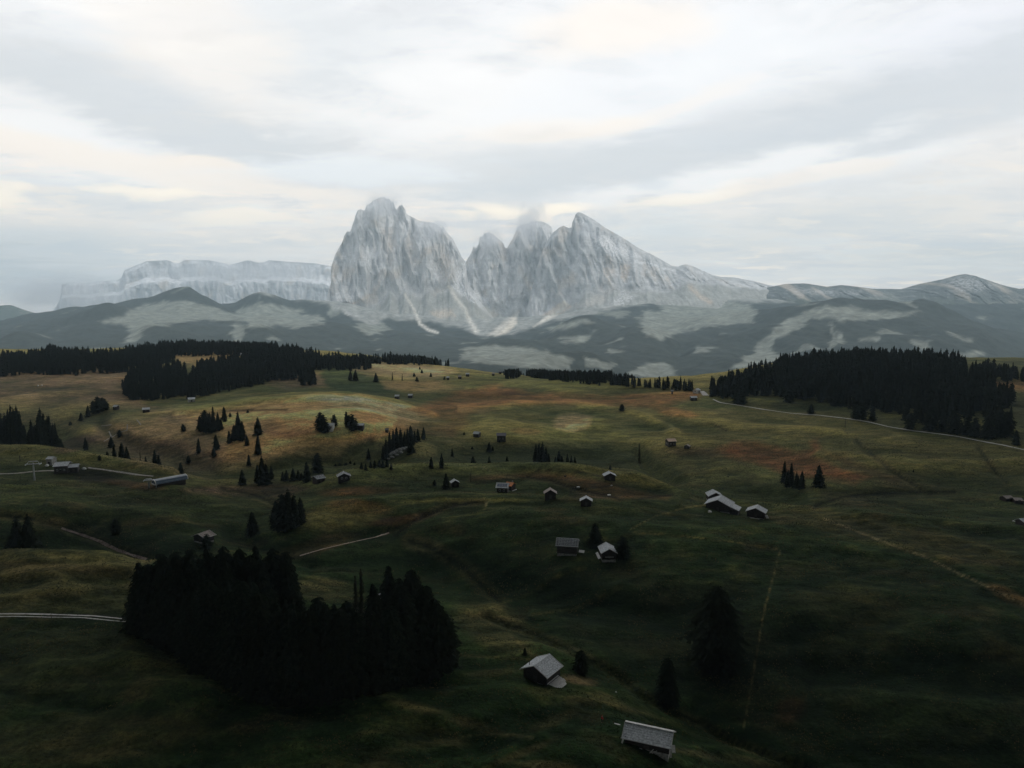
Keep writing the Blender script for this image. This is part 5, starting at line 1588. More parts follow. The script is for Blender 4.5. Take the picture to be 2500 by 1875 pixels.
def hut(p1, p2, w, wall_h, rise, label, cat='hut', over=.8, roofmat=M_SHING, wallmat=M_LOG, detail=1, name='wooden_hut', ridge_h=None, group=None, Y=None,
        stones=False, plinth=True, door='gable', windows=0, ramp=None, shed=None, chimney=False, z_off=0.0, scale_len=1.0, patch=False):
    """hut whose roof ridge runs between the two photo points p1 (nearer gable) and p2; w overall roof width"""
    Hr = wall_h + rise
    if Y is None:
        c_ = hit_h((p1[0] + p2[0]) / 2, (p1[1] + p2[1]) / 2, Hr)
        a, b = [], []
        for pp, lst in ((p1, a), (p2, b)):
            s, q = ray(*pp)
            y_ = (c_[2] - H0) / float(q)
            lst.extend((float(s) * y_, y_, 0))
    else:
        a, b = [], []
        for pp, q_ in ((p1, Y), (p2, Y + (0 if abs(p1[1] - p2[1]) < 1 else 4))):
            s, q = ray(*pp)
            (a if q_ == Y and not a else b).extend((float(s) * q_, q_, 0))
    cx, cy = (a[0] + b[0]) / 2, (a[1] + b[1]) / 2
    L = math.hypot(b[0] - a[0], b[1] - a[1])
    yaw = math.atan2(b[1] - a[1], b[0] - a[0])
    mn = w * .75
    if L < mn:
        L = mn
    L = min(L, w * 2.0) * scale_len
    # the floor sits level on the slope
    co, si = math.cos(yaw), math.sin(yaw)
    cs = [ground_z(cx + co * i * L * .4 - si * j * w * .4, cy + si * i * L * .4 + co * j * w * .4) for i in (-1, 1) for j in (-1, 1)]
    gz = float(ground_z(cx, cy))
    drop = gz - float(min(cs)) + .3
    root = bpy.data.objects.new(name, None)
    COL.objects.link(root)
    root.location = (cx, cy, gz + z_off)
    root.rotation_euler = (0, 0, yaw)
    tag(root, label, cat, group)
    wl, ww = L / 2 - over, w / 2 - over * .9          # half sizes of the walls
    tp = rise / (w / 2)                               # roof slope
    eave = wall_h + rise - tp * ww                    # wall top under the roof
    # stone foot
    m = MB()
    m.box(-wl - .05, wl + .05, -ww - .05, ww + .05, -drop, .25)
    m.obj('foundation', M_STONE if detail > 1 else wallmat, root)
    if detail > 1:
        n = max(5, int(eave / .26))
        hh = (eave - .25) / n
        for sgn in (-1, 1):          # long walls of stacked logs
            m = MB()
            for k in range(n):
                j = brs.uniform(-.02, .02)
                m.box(-wl - .22, wl + .22, sgn * ww - .10 + j, sgn * ww + .10 + j, .25 + k * hh + .015, .25 + (k + 1) * hh - .015)
            m.obj('log_wall', wallmat, root)
        for sgn in (-1, 1):          # gable walls
            m = MB()
            k = 0
            z = .25 + hh * .5
            while z < wall_h + rise - .25:
                half = ww + .2 if z < eave else max(.1, (wall_h + rise - z) / tp - .1)
                half = min(half, ww + .2)
                j = brs.uniform(-.02, .02)
                m.box(sgn * wl - .095 + j, sgn * wl + .095 + j, -half, half, z + .015, z + hh - .015)
                z += hh
            m.obj('gable_wall', wallmat, root)
    else:
        m = MB()
        m.box(-wl, wl, -ww, ww, .2, eave)
        for sgn in (-1, 1):
            m.prism([(-ww, eave - .02), (ww, eave - .02), (0, wall_h + rise - .08)], 'x', sgn * wl - (.12 if sgn > 0 else 0), sgn * wl + (.12 if sgn < 0 else 0))
        m.obj('wall', wallmat, root)
    # roof: two slabs, courses of shingles, edge boards
    hl = L / 2
    ln = math.hypot(w / 2, rise)
    for sgn in (-1, 1):
        m = MB()
        t_ = .10
        m.pts8([(-hl, 0, wall_h + rise), (hl, 0, wall_h + rise), (hl, sgn * w / 2, wall_h), (-hl, sgn * w / 2, wall_h),
                (-hl, 0, wall_h + rise + t_), (hl, 0, wall_h + rise + t_), (hl, sgn * w / 2, wall_h + t_), (-hl, sgn * w / 2, wall_h + t_)])
        pan = m.obj('roof_panel', roofmat, root)
        if detail > 1 and not patch:
            m = MB()
            rows = max(5, int(ln / .55))
            for r_i in range(rows):
                f0, f1 = r_i / rows, (r_i + 1.12) / rows
                x = -hl
                while x < hl - .05:
                    wd = brs.uniform(.22, .50)
                    x1 = min(hl, x + wd)
                    lift = .055 + brs.uniform(0, .045)
                    e0, e1 = f0, min(1.01, f1 + brs.uniform(-.03, .03) / rows * 2)
                    zc_ = lambda f, o: wall_h + rise - rise * f + t_ + o
                    if brs.random() > .025:
                        m.pts8([(x + .015, sgn * w / 2 * e0, zc_(e0, .0)), (x1 - .015, sgn * w / 2 * e0, zc_(e0, .0)), (x1 - .015, sgn * w / 2 * e1, zc_(e1, .02)), (x + .015, sgn * w / 2 * e1, zc_(e1, .02)),
                                (x + .015, sgn * w / 2 * e0, zc_(e0, .012)), (x1 - .015, sgn * w / 2 * e0, zc_(e0, .012)), (x1 - .015, sgn * w / 2 * e1, zc_(e1, lift)), (x + .015, sgn * w / 2 * e1, zc_(e1, lift))])
                    x = x1
            so = m.obj('shingles', roofmat, pan)
            tag(so, kind='stuff')
        if detail > 1:
            # verge boards along the sloping edges
            for e in (-1, 1):
                m = MB()
                m.beam((e * (hl + .03), 0, wall_h + rise + .13), (e * (hl + .03), sgn * (w / 2 + .05), wall_h + .11), .10, .22)
                m.obj('verge_board', M_PLANK, root)
            m = MB()
            m.beam((-hl - .25, sgn * (w / 2 + .03), wall_h + .06), (hl + .25, sgn * (w / 2 + .03), wall_h + .06), .09, .16)
            m.obj('eave_board', M_PLANK, root)
    m = MB()
    m.beam((-hl - .02, 0, wall_h + rise + .16), (hl + .02, 0, wall_h + rise + .16), .34, .07)
    m.obj('ridge_cap', roofmat, root)
    if stones:
        for sgn in (-1, 1):
            for r_i in range(5):
                f = .1 + .19 * r_i
                if detail > 1:
                    m = MB()
                    m.beam((-hl, sgn * w / 2 * f, wall_h + rise * (1 - f) + .2), (hl, sgn * w / 2 * f, wall_h + rise * (1 - f) + .2), .12, .10)
                    m.obj('roof_batten', M_LOG2, root)
                for k in range(8):
                    x = -hl + L * (k + .5) / 8 + brs.uniform(-.15, .15)
                    m = MB()
                    q = [(x + .20 * math.cos(t) * brs.uniform(.8, 1.1), sgn * w / 2 * f + .17 * math.sin(t)) for t in (0, 1.05, 2.1, 3.14, 4.2, 5.2)]
                    zz_ = wall_h + rise * (1 - f) + .2
                    i = len(m.v)
                    m.v += [(a_, b_, zz_) for a_, b_ in q] + [(x + (a_ - x) * .6, sgn * w / 2 * f + (b_ - sgn * w / 2 * f) * .6, zz_ + .22) for a_, b_ in q]
                    m.f += [tuple(range(5, -1, -1)), tuple(range(6, 12))] + [(k2, (k2 + 1) % 6, 6 + (k2 + 1) % 6, 6 + k2) for k2 in range(6)]
                    m.obj('roof_stone', M_DARKROOF, root)
    # door and openings
    m = MB()
    if door == 'gable':
        m.box(-wl - .16, -wl - .08, -.6, .6, .25, 2.1)
        d_ = m.obj('door', M_LOG2, root)
    elif door == 'side':
        m.box(-.6, .6, -ww - .17, -ww - .09, .25, 2.1)
        d_ = m.obj('door', M_LOG2, root)
    if windows:
        for k in range(windows):
            m = MB()
            y = (k - (windows - 1) / 2) * (2 * ww / max(windows, 1)) * .8
            m.box(-wl - .14, -wl - .04, y - .45, y + .45, 1.2, 2.2)
            fr = m.obj('window', M_WHITE if wallmat != M_WHITE else M_LOG, root)
            m = MB()
            m.box(-wl - .17, -wl - .12, y - .36, y + .36, 1.3, 2.1)
            m.obj('pane', M_GLASS, fr)
            m = MB()
            x = (k - (windows - 1) / 2) * (2 * wl / max(windows, 1)) * .8
            m.box(x - .45, x + .45, -ww - .14, -ww - .04, 1.2, 2.2)
            fr = m.obj('window', M_WHITE if wallmat != M_WHITE else M_LOG, root)
            m = MB()
            m.box(x - .36, x + .36, -ww - .17, -ww - .12, 1.3, 2.1)
            m.obj('pane', M_GLASS, fr)
    if plinth and detail > 1:
        m = MB()
        m.box(-wl - .45, -wl - .18, -ww * .7, ww * .75, .05, .22)
        m.obj('sill_beam', M_PLANK, root)
    if ramp:
        # plank ramp: (x0, x1, y0, y1, z0, z1) sloping along y
        x0, x1, y0, y1, z0, z1 = ramp
        n = 9
        for k in range(n):
            a0, a1 = x0 + (x1 - x0) * k / n, x0 + (x1 - x0) * (k + 1) / n
            m = MB()
            e = brs.uniform(-.12, .12)
            m.pts8([(a0 + .02, y0, z0 - .08), (a1 - .02, y0, z0 - .08), (a1 - .02, y1 + e, z1 - .08), (a0 + .02, y1 + e, z1 - .08), (a0 + .02, y0, z0), (a1 - .02, y0, z0), (a1 - .02, y1 + e, z1), (a0 + .02, y1 + e, z1)])
            m.obj('ramp_plank', M_PLANK, root)
    if shed:
        # lean-to: continues the roof on side sgn by wdt, between x0 and x1
        sgn, wdt, x0, x1 = shed
        m = MB()
        y0, y1 = sgn * (w / 2 - .3), sgn * (w / 2 + wdt)
        zt, zl = wall_h - .15, wall_h - .15 - tp * wdt * .9
        m.pts8([(x0, y0, zt), (x1, y0, zt), (x1, y1, zl), (x0, y1, zl), (x0, y0, zt + .12), (x1, y0, zt + .12), (x1, y1, zl + .12), (x0, y1, zl + .12)])
        m.obj('shed_roof', roofmat, root)
        m = MB()
        m.box(x0 + .4, x1 - .4, min(sgn * ww, y1 - sgn * .5), max(sgn * ww, y1 - sgn * .5), -drop, zl - .05)
        m.obj('shed_wall', wallmat, root)
    if chimney:
        m = MB()
        m.box(hl * .35, hl * .35 + .5, .3, .8, wall_h + rise * .6, wall_h + rise + .9)
        m.obj('chimney', M_STONE, root)
    return root, L, w


def vent(parent, x, y, z0, z1):
    m = MB()
    m.tube((x, y, z0), (x, y, z1), .09, .09, 8)
    m.obj('stove_pipe', M_BLACK, parent)


r, L, w = hut((1303, 1627), (1342, 1598), 8.6, 2.9, 2.1, 'shingled log hut with a pale plank ramp at its right, below the rounded tree', detail=3, over=.8, windows=0, door='gable',
              ramp=None)
m = MB()
n = 8
for k in range(n):
    y0 = -4.0 - k * .40
    m = MB()
    m.box(-2.6 + k * .05, 2.4 + (.2 if k % 2 else 0) - max(0, k - 4) * .45, y0 - .37, y0, .55 - k * .07, .65 - k * .07)
    m.obj('ramp_plank', M_PLANK, r)
m = MB()
m.beam((-3.2, -3.75, .9), (2.3, -3.75, .9), .5, .12)
m.obj('bench_board', M_PLANK, r)
vent(r, -2.2, 2.5, 3.3, 5.2)
r, L, w = hut((1526, 1764), (1644, 1789), 6.8, 1.9, 1.9, 'long low barn with a curved shingle roof nearest the bottom edge', detail=3, over=.7, door='side', plinth=False)
for sx in (-1, 1):          # raking props and the leaning boards at the two ends
    m = MB()
    m.beam((sx * (L / 2 + .1), -w / 2 - .2, .1), (sx * (L / 2 - .3), -w / 2 + .9, 2.0), .4, .1)
    m.obj('leaning_board', M_PLANK, r)
m = MB()
m.beam((L / 2 + .6, -2.9, .9), (L / 2 + .2, -1.2, 1.6), .7, .08)
m.obj('leaning_board', M_PLANK, r)
m = MB()
m.beam((-L * .32, -w / 2 + .2, .35), (-L * .08, -w / 2 + .2, .35), .16, .16)
m.obj('sill_beam', M_PLANK, r)
for k in range(7):
    m = MB()
    x = L * .08 + brs.uniform(0, 1.6)
    m.beam((x, -w / 2 - .2 + brs.uniform(-.4, .3), .1 + brs.uniform(0, .5)), (x + brs.uniform(.3, .8), -w / 2 + brs.uniform(-.5, .3), .2 + brs.uniform(0, .7)), .12, .1)
    m.obj('firewood_billet', M_PLANK, r)
m = MB()           # the far slope stands proud of the ridge
m.pts8([(-L / 2, -.2, 4.04), (L / 2, -.2, 4.04), (L / 2 + .1, 1.1, 3.60), (-L / 2 - .1, 1.1, 3.60), (-L / 2, -.2, 4.14), (L / 2, -.2, 4.14), (L / 2 + .1, 1.1, 3.70), (-L / 2 - .1, 1.1, 3.70)])
m.obj('ridge_boards', M_PLANK, r)
r, L, w = hut((1359, 1314), (1413, 1317), 7.6, 3.4, 1.9, 'log hut with rows of stones on its pale roof', detail=2, over=.7, wallmat=M_LOG2, door='side', stones=True, patch=True)
m = MB()
m.pts8([(L / 2 + .2, -2.6, .9), (L / 2 + 2.4, -2.9, .8), (L / 2 + 2.4, -.6, 1.0), (L / 2 + .2, -.4, 1.1), (L / 2 + .2, -2.6, 1.0), (L / 2 + 2.4, -2.9, .9), (L / 2 + 2.4, -.6, 1.1), (L / 2 + .2, -.4, 1.2)])
m.obj('side_ramp', M_PLANK, r)
r, L, w = hut((1488, 1341), (1479, 1324), 6.4, 2.9, 1.8, 'small gabled hut with dark patch on its roof between two dark trees', detail=2, over=.6, wallmat=M_LOG)
m = MB()
m.pts8([(-L * .42, 3.3, .95), (L * .42, 3.3, .95), (L * .42, 4.2, .55), (-L * .42, 4.2, .55), (-L * .42, 3.3, 1.05), (L * .42, 3.3, 1.05), (L * .42, 4.2, .65), (-L * .42, 4.2, .65)])
m.obj('lean_roof', M_PLANK, r)
m = MB()
m.box(-L / 2 - .5, -L / 2 - .1, -1.7, 1.7, 1.6, 1.75)
m.obj('balcony_board', M_PLANK, r)
r, L, w = hut((1752, 1221), (1762, 1209), 12.6, 3.1, 2.9, 'largest barn on the right hand rise with a stepped lower roof', cat='barn', name='wooden_barn', detail=2, over=1.0, wallmat=M_LOG, shed=(-1, 3.4, -3.6, 3.6))
r, L, w = hut((1748, 1204), (1740, 1195), 7.6, 3.0, 1.9, 'smaller pale roofed hut directly behind the largest barn', detail=2, over=.7)
r, L, w = hut((1845, 1241), (1850, 1233), 8.9, 2.9, 2.0, 'pale roofed hut standing right of the largest barn', detail=2, over=.8)
m = MB()
m.box(-L / 2 - .7, -L / 2 - .2, -2.0, 2.0, .05, .35)
m.obj('sill_beam', M_WHITE, r)
m = MB()
m.beam((-1, -5.2, .3), (.6, -4.2, 1.3), 1.2, .1)
m.obj('leaning_board', M_PLANK, r)
r, L, w = hut((1212, 1179), (1243, 1180), 7.4, 3.0, 1.7, 'hut with dark solar panels on its grey roof', detail=1, over=.6, door='side', windows=2, wallmat=M_LOG2)
for k in range(4):
    m = MB()
    x0 = -L / 2 + .7 + k * (L - 1.4) / 4
    f = lambda q: 3.0 + 1.7 * (1 - q) + .16
    m.pts8([(x0, -3.7 * .2, f(.2)), (x0 + L / 5.2, -3.7 * .2, f(.2)), (x0 + L / 5.2, -3.7 * .75, f(.75)), (x0, -3.7 * .75, f(.75)), (x0, -3.7 * .2, f(.2) + .06), (x0 + L / 5.2, -3.7 * .2, f(.2) + .06), (x0 + L / 5.2, -3.7 * .75, f(.75) + .06), (x0, -3.7 * .75, f(.75) + .06)])
    m.obj('solar_panel', M_SOLAR, r)
r, L, w = hut((1238, 1177), (1254, 1179), 6.0, 2.6, 1.3, 'small orange roofed annex behind the solar panelled hut', roofmat=M_ORANGE, over=.5, windows=1, chimney=True)
m = MB()
m.beam((L / 2 + .2, -2.4, .2), (L / 2 + 2.2, -1.4, 1.0), 1.4, .08)
m.obj('awning', M_WHITE, r)
hut((1344, 1196), (1343, 1190), 6.5, 2.7, 2.0, 'brown roofed gabled hut alone between the solar hut and the bog lines', roofmat=M_BROWNROOF, over=.7)
hut((1431, 1215), (1431, 1211), 6.0, 2.7, 1.6, 'pale roofed hut showing only its top behind the green crest', over=.6)
hut((1490, 1155), (1486, 1150), 7.2, 2.6, 1.7, 'grey roofed hut on the mid ridge crest with a tree behind', roofmat=M_SHING2, over=.7)
hut((1627, 1071), (1648, 1070), 7.0, 3.6, 1.6, 'hut with a pale pink brown roof on the right slope', roofmat=M_PINKROOF, over=.6, door='side', windows=2, wallmat=M_LOG2)
hut((1676, 1086), (1680, 1084), 4.2, 1.6, 1.0, 'tiny grey shed right of the pink roofed hut', cat='shed', roofmat=M_BROWNROOF, over=.3, name='small_shed')
hut((1157, 1053), (1172, 1054), 5.0, 2.4, 1.4, 'small grey roofed hut at the left of the two on the green hill', over=.4, door='side')
hut((1212, 1057), (1236, 1057), 7.5, 3.8, 1.6, 'dark purple roofed hut at the right of the two on the green hill', roofmat=M_DARKROOF, over=.5, door='side', windows=2, wallmat=M_LOG2)
hut((766, 1163), (789, 1159), 7.0, 2.8, 1.1, 'flat pale roofed hut right of the row of spruces', over=.6, door='side', stones=True)
hut((840, 1155), (838, 1150), 7.4, 2.7, 1.8, 'gabled hut with a striped pale roof before the ravine bushes', over=.8, stones=True, windows=2)
hut((1112, 1173), (1108, 1169), 5.0, 2.4, 1.4, 'small hut half hidden by a dark spruce', roofmat=M_SHING2, over=.5)
hut((799, 1032), (816, 1032), 7.0, 3.2, 1.4, 'white walled house with a pale roof between dark oval trees', cat='house', name='farmhouse', wallmat=M_WHITE, over=.5, door='side', windows=2, chimney=True)
hut((874, 1033), (888, 1033), 6.5, 3.0, 1.0, 'grey green shed behind the right hand oval trees', cat='shed', roofmat=M_SHING2, over=.4, name='small_shed')
hut((942, 1045), (947, 1045), 3.6, 1.8, 1.0, 'tiny dark shed on the lower right slope of the pale knoll', cat='shed', roofmat=M_DARKROOF, over=.3, name='small_shed')
for i, (a, b, w_, rm, lb) in enumerate([
        ((458, 971), (476, 970), 9.0, M_SHING, 'white fronted farmhouse below the upper left wood'),
        ((347, 996), (366, 995), 7.5, M_SHING, 'dark hut with a long pale roof on the upper left slope'),
        ((278, 989), (288, 989), 5.5, M_SHING2, 'tiny pale hut right of the round slope clump'),
        ((964, 964), (975, 964), 6.0, M_SHING, 'left of two pale roofed huts on the far green field'),
        ((997, 962), (1007, 962), 6.5, M_SHING2, 'right of two pale roofed huts on the far green field'),
        ((1137, 911), (1146, 911), 6.5, M_SHING2, 'small far hut in front of the middle tree line'),
        ((1118, 917), (1127, 917), 5.0, M_BROWNROOF, 'low dark far hut beside the small far hut'),
        ((1201, 910), (1208, 910), 5.0, M_BROWNROOF, 'far brown hut left of the dark far hut'),
        ((1217, 906), (1224, 906), 5.0, M_DARKROOF, 'far dark hut near the right end of the middle tree line'),
        ((1090, 919), (1097, 919), 5.0, M_SHING, 'pale far shed below the middle tree line'),
        ((1685, 967), (1701, 967), 6.5, M_SHING, 'pale roofed barn beside the white road at right'),
        ((1697, 950), (1705, 948), 6.0, M_SHING, 'white hut at the end of the white road'),
        ((578, 862), (590, 862), 8.0, M_SHING, 'white house among the trees of the upper left wood'),
        ((1640, 952), (1642, 952), 3.0, M_SHING2, 'tiny shed at the right end of the far tree line')]):
    try:
        hut(a, b, w_, 2.9, 1.3, lb, roofmat=rm, over=.4, door='side', wallmat=M_WHITE if ('white' in lb and 'road' not in lb) or 'white hut' in lb else M_LOG, windows=1)
    except TypeError:
        print('hut off the ground', lb)
hut((487, 1303), (507, 1296), 8.0, 2.4, 1.5, 'brown grey hut partly hidden by a round bush at left', roofmat=M_BROWNROOF, over=.8, detail=2, patch=True)
# farm at the left edge
hut((134, 1129), (171, 1127), 9.5, 4.0, 1.6, 'long pale roofed farm building on the left plateau', cat='farmhouse', name='farmhouse', over=.6, door='side', windows=3, wallmat=M_LOG2)
hut((174, 1133), (188, 1132), 7.0, 3.0, 1.3, 'lower annex at the right end of the long farm building', cat='annex', over=.5, door='side', wallmat=M_LOG, roofmat=M_SHING2)
hut((121, 1115), (129, 1115), 5.5, 3.6, 1.0, 'small pale house above the long farm building', cat='house', over=.4, door='side', windows=1, wallmat=M_STONE)
# little hut glimpsed in the foreground grove
hut((918, 1452), (932, 1450), 5.0, 2.4, 1.2, 'pale hut glimpsed through the trees of the foreground grove', over=.4, door='side')
hut((2490, 1267), (2502, 1266), 5.0, 2.0, 1.0, 'pale roofed shed at the right edge', cat='shed', over=.4, door='side', name='small_shed')
for a, b, w_, lb in [((2448, 1211), (2468, 1210), 5, 'low dark shed with a bright stone at the right edge'), ((2472, 1215), (2494, 1216), 6, 'broad low grey roofed shed at the right edge')]:
    hut(a, b, w_, 1.6, .9, lb, cat='shed', roofmat=M_BROWNROOF, over=.3, door='side', name='small_shed')

# ---- lift station with a barrel roof, two lift pylons
def lift_station():
    a = hit_h(393, 1178, 4.0)
    b = hit_h(441, 1163, 4.0)
    cx, cy = (a[0] + b[0]) / 2, (a[1] + b[1]) / 2
    yaw = math.atan2(b[1] - a[1], b[0] - a[0]) * .55
    L = math.hypot(b[0] - a[0], b[1] - a[1]) * 1.0
    L = max(min(L, 17), 14)
    gz = float(ground_z(cx, cy))
    root = bpy.data.objects.new('lift_station', None)
    COL.objects.link(root)
    root.location = (cx - .8, cy, gz)
    root.rotation_euler = (0, 0, yaw)
    tag(root, 'chairlift station with a curved grey roof and glazed flank', 'lift station')
    hw, h0, h1 = 2.9, 1.8, 4.0
    arc = [(hw * math.cos(t), h0 + (h1 - h0) * math.sin(t) ** .8) for t in np.linspace(0, math.pi, 15)]
    m = MB()
    for k in range(14):
        (y0, z0), (y1, z1) = arc[k], arc[k + 1]
        m.pts8([(-L / 2, y0, z0), (L / 2, y0, z0), (L / 2, y1, z1), (-L / 2, y1, z1), (-L / 2, y0 * 1.04, z0 + .15), (L / 2, y0 * 1.04, z0 + .15), (L / 2, y1 * 1.04, z1 + .15), (-L / 2, y1 * 1.04, z1 + .15)])
    m.obj('barrel_roof', M_STEELD, root)
    for e in (-1, 1):
        m = MB()
        for k in range(14):
            (y0, z0), (y1, z1) = arc[k], arc[k + 1]
            m.beam((e * L / 2, y0, z0 + .1), (e * L / 2, y1, z1 + .1), .3, .3, (1, 0, 0))
        m.obj('arch_rib', M_WHITE, root)
        m = MB()
        m.prism([(y * .96, z - .05) for y, z in arc], 'x', e * (L / 2 - .5), e * (L / 2 - .4))
        m.obj('end_glazing', M_BLUEGLASS, root)
    for k in range(6):
        m = MB()
        x0 = -L / 2 + .3 + k * (L - .6) / 6
        m.pts8([(x0 + .05, -hw * 1.06, h0 + .15), (x0 + (L - .6) / 6 - .05, -hw * 1.06, h0 + .15), (x0 + (L - .6) / 6 - .05, -hw * .84, h0 + 1.75), (x0 + .05, -hw * .84, h0 + 1.75),
                (x0 + .05, -hw * 1.09, h0 + .2), (x0 + (L - .6) / 6 - .05, -hw * 1.09, h0 + .2), (x0 + (L - .6) / 6 - .05, -hw * .87, h0 + 1.85), (x0 + .05, -hw * .87, h0 + 1.85)])
        m.obj('side_pane', M_BLUEGLASS, root)
    m = MB()
    m.box(-L / 2 + 1.6, L / 2 - .8, -hw * .7, hw * .7, -1.0, h0)
    m.obj('machine_room', M_LOG, root)
    for x in (-L / 2 + .8, 0, L / 2 - 1):
        m = MB()
        m.tube((x, -hw * .5, -1.0), (x, -hw * .5, h0 + .5), .28, .22)
        m.obj('support_column', M_METAL, root)
    m = MB()
    m.box(-L / 2 - .2, -L / 2 + 1.0, -hw * .8, hw * .8, h0 - .45, h0 - .2)
    m.obj('loading_deck', M_METAL, root)


lift_station()
r, L, w = hut((436, 1170), (452, 1169), 4.6, 2.6, .35, 'flat white roofed cabin at the right end of the lift station', cat='cabin', over=.2, door='side', wallmat=M_LOG, roofmat=M_WHITE, name='control_cabin')


def pylon(u, vb, vt, arm, label):
    p = hit(u, vb)
    s, q = ray(u, vt)
    h = H0 + float(q) * p[1] - p[2]
    root = bpy.data.objects.new('lift_pylon', None)
    COL.objects.link(root)
    root.location = p
    root.rotation_euler = (0, 0, .25)
    tag(root, label, 'lift pylon', 'pylons of the chairlift')
    m = MB()
    m.tube((0, 0, -.5), (0, 0, h * .85), .55, .32, 10)
    m.obj('mast', M_METAL, root)
    for z in (.80, .93):
        m = MB()
        m.beam((-arm * (1 if z < .9 else .6), 0, h * z), (arm * (1 if z < .9 else .6), 0, h * z), .3, .35)
        m.obj('crossarm', M_METAL, root)
    for sx in (-1, 1):
        m = MB()
        m.beam((sx * arm, -1.8, h * .78), (sx * arm, 1.8, h * .78), .25, .25)
        m.beam((sx * arm, 0, h * .78), (sx * arm * .6, 0, h * .95), .12, .12)
        for k in range(6):
            m.tube((sx * arm - .12, -1.6 + k * .64, h * .80), (sx * arm + .12, -1.6 + k * .64, h * .80), .24, .24, 8)
        m.obj('sheave_train', M_METAL, root)
    m = MB()
    m.beam((0, -.4, 0), (0, -.4, h * .82), .35, .05, (0, 1, 0))
    m.obj('ladder', M_METAL, root)


pylon(84, 1173, 1123, 3.4, 'tall grey lift pylon beside the farm at the left edge')
pylon(364, 1191, 1168, 2.2, 'short grey lift pylon at the left end of the lift station')


def pole(u, vb, vt, label):
    p = hit(u, vb)
    s, q = ray(u, vt)
    h = H0 + float(q) * p[1] - p[2]
    root = bpy.data.objects.new('wooden_pole', None)
    COL.objects.link(root)
    root.location = p
    tag(root, label, 'pole')
    m = MB()
    m.tube((0, 0, -.3), (0, 0, h), .2, .14)
    m.obj('shaft', M_LOG, root)
    m = MB()
    m.beam((-.9, 0, h * .92), (.9, 0, h * .92), .14, .14)
    m.obj('crossarm', M_LOG, root)


pole(49, 1127, 1112, 'dark wooden pole on the green plateau left of the farm')
pole(2063, 1044, 1022, 'thin pale pole beside the white road under the right wood')


# ---- rocks, boulders and small pale things
def boulder(u, v, size, label, group=None, material=M_STONE, name='boulder', cat='boulder', flat=.6):
    p = hit(u, v)
    if p is None:
        return
    bm = bmesh.new()
    bmesh.ops.create_icosphere(bm, subdivisions=2, radius=size)
    for vv in bm.verts:
        k = 1 + .35 * (brs.random() - .5)
        vv.co = Vector((vv.co.x * k * 1.2, vv.co.y * k, vv.co.z * k * flat))
    me = bpy.data.meshes.new(name)
    bm.to_mesh(me)
    bm.free()
    me.materials.append(material)
    o = bpy.data.objects.new(name, me)
    COL.objects.link(o)
    o.location = (p[0], p[1], p[2] + size * flat * .5)
    o.rotation_euler = (0, 0, brs.uniform(0, 6))
    tag(o, label, cat, group)


boulder(1412, 1190, .9, 'pale stone where the dark bog ditches cross', material=M_WHITE, flat=.4)
boulder(1487, 1209, .9, 'pale stone farther right along the dark bog ditch', material=M_WHITE, flat=.35)
boulder(1493, 1186, .45, 'tiny pale stone at the end of the upper bog ditch', material=M_WHITE)
boulder(1380, 1164, .6, 'dark round bale left of the ridge crest hut', material=M_LOG, cat='bale', name='hay_bale', flat=.9)
boulder(93, 942, 1.1, 'tiny white thing on the far left brown field, left one', material=M_WHITE)
boulder(102, 941, .9, 'tiny white thing on the far left brown field, right one', material=M_WHITE)
boulder(1733, 1251, .7, 'white bale at the left corner of the largest barn', material=M_WHITE, cat='bale', name='wrapped_bale', flat=.9)
boulder(1504, 1690, .2, 'tiny white stone on the grass right of the plank ramp hut', material=M_WHITE)
boulder(2475, 1273, .5, 'small white stone left of the right edge shed', material=M_WHITE)
boulder(115, 1138, 1.0, 'white bale left of the long farm building', material=M_WHITE, cat='bale', name='wrapped_bale', flat=.9)
boulder(184, 1146, 1.3, 'white parked trailer shape in front of the farm annex', material=M_WHITE, name='wrapped_bale', cat='bale', flat=.8)
boulder(206, 1146, 1.0, 'white bale right of the farm annex', material=M_WHITE, cat='bale', name='wrapped_bale', flat=.9)
for k, (u, v, sz) in enumerate([(952, 1112, 1.6), (960, 1108, 2.2), (968, 1104, 1.8), (975, 1101, 2.4), (984, 1098, 2.0), (992, 1096, 1.8), (957, 1118, 1.5), (948, 1122, 1.3), (979, 1106, 1.4), (969, 1112, 1.3)]):
    boulder(u, v, sz, 'grey rock of the rocky patch in the wooded ravine, number %s' % ORD[0] if False else 'grey rock in the wooded ravine, ' + ORD[[948, 952, 957, 960, 968, 969, 975, 979, 984, 992].index(u)], 'rocks of the ravine')


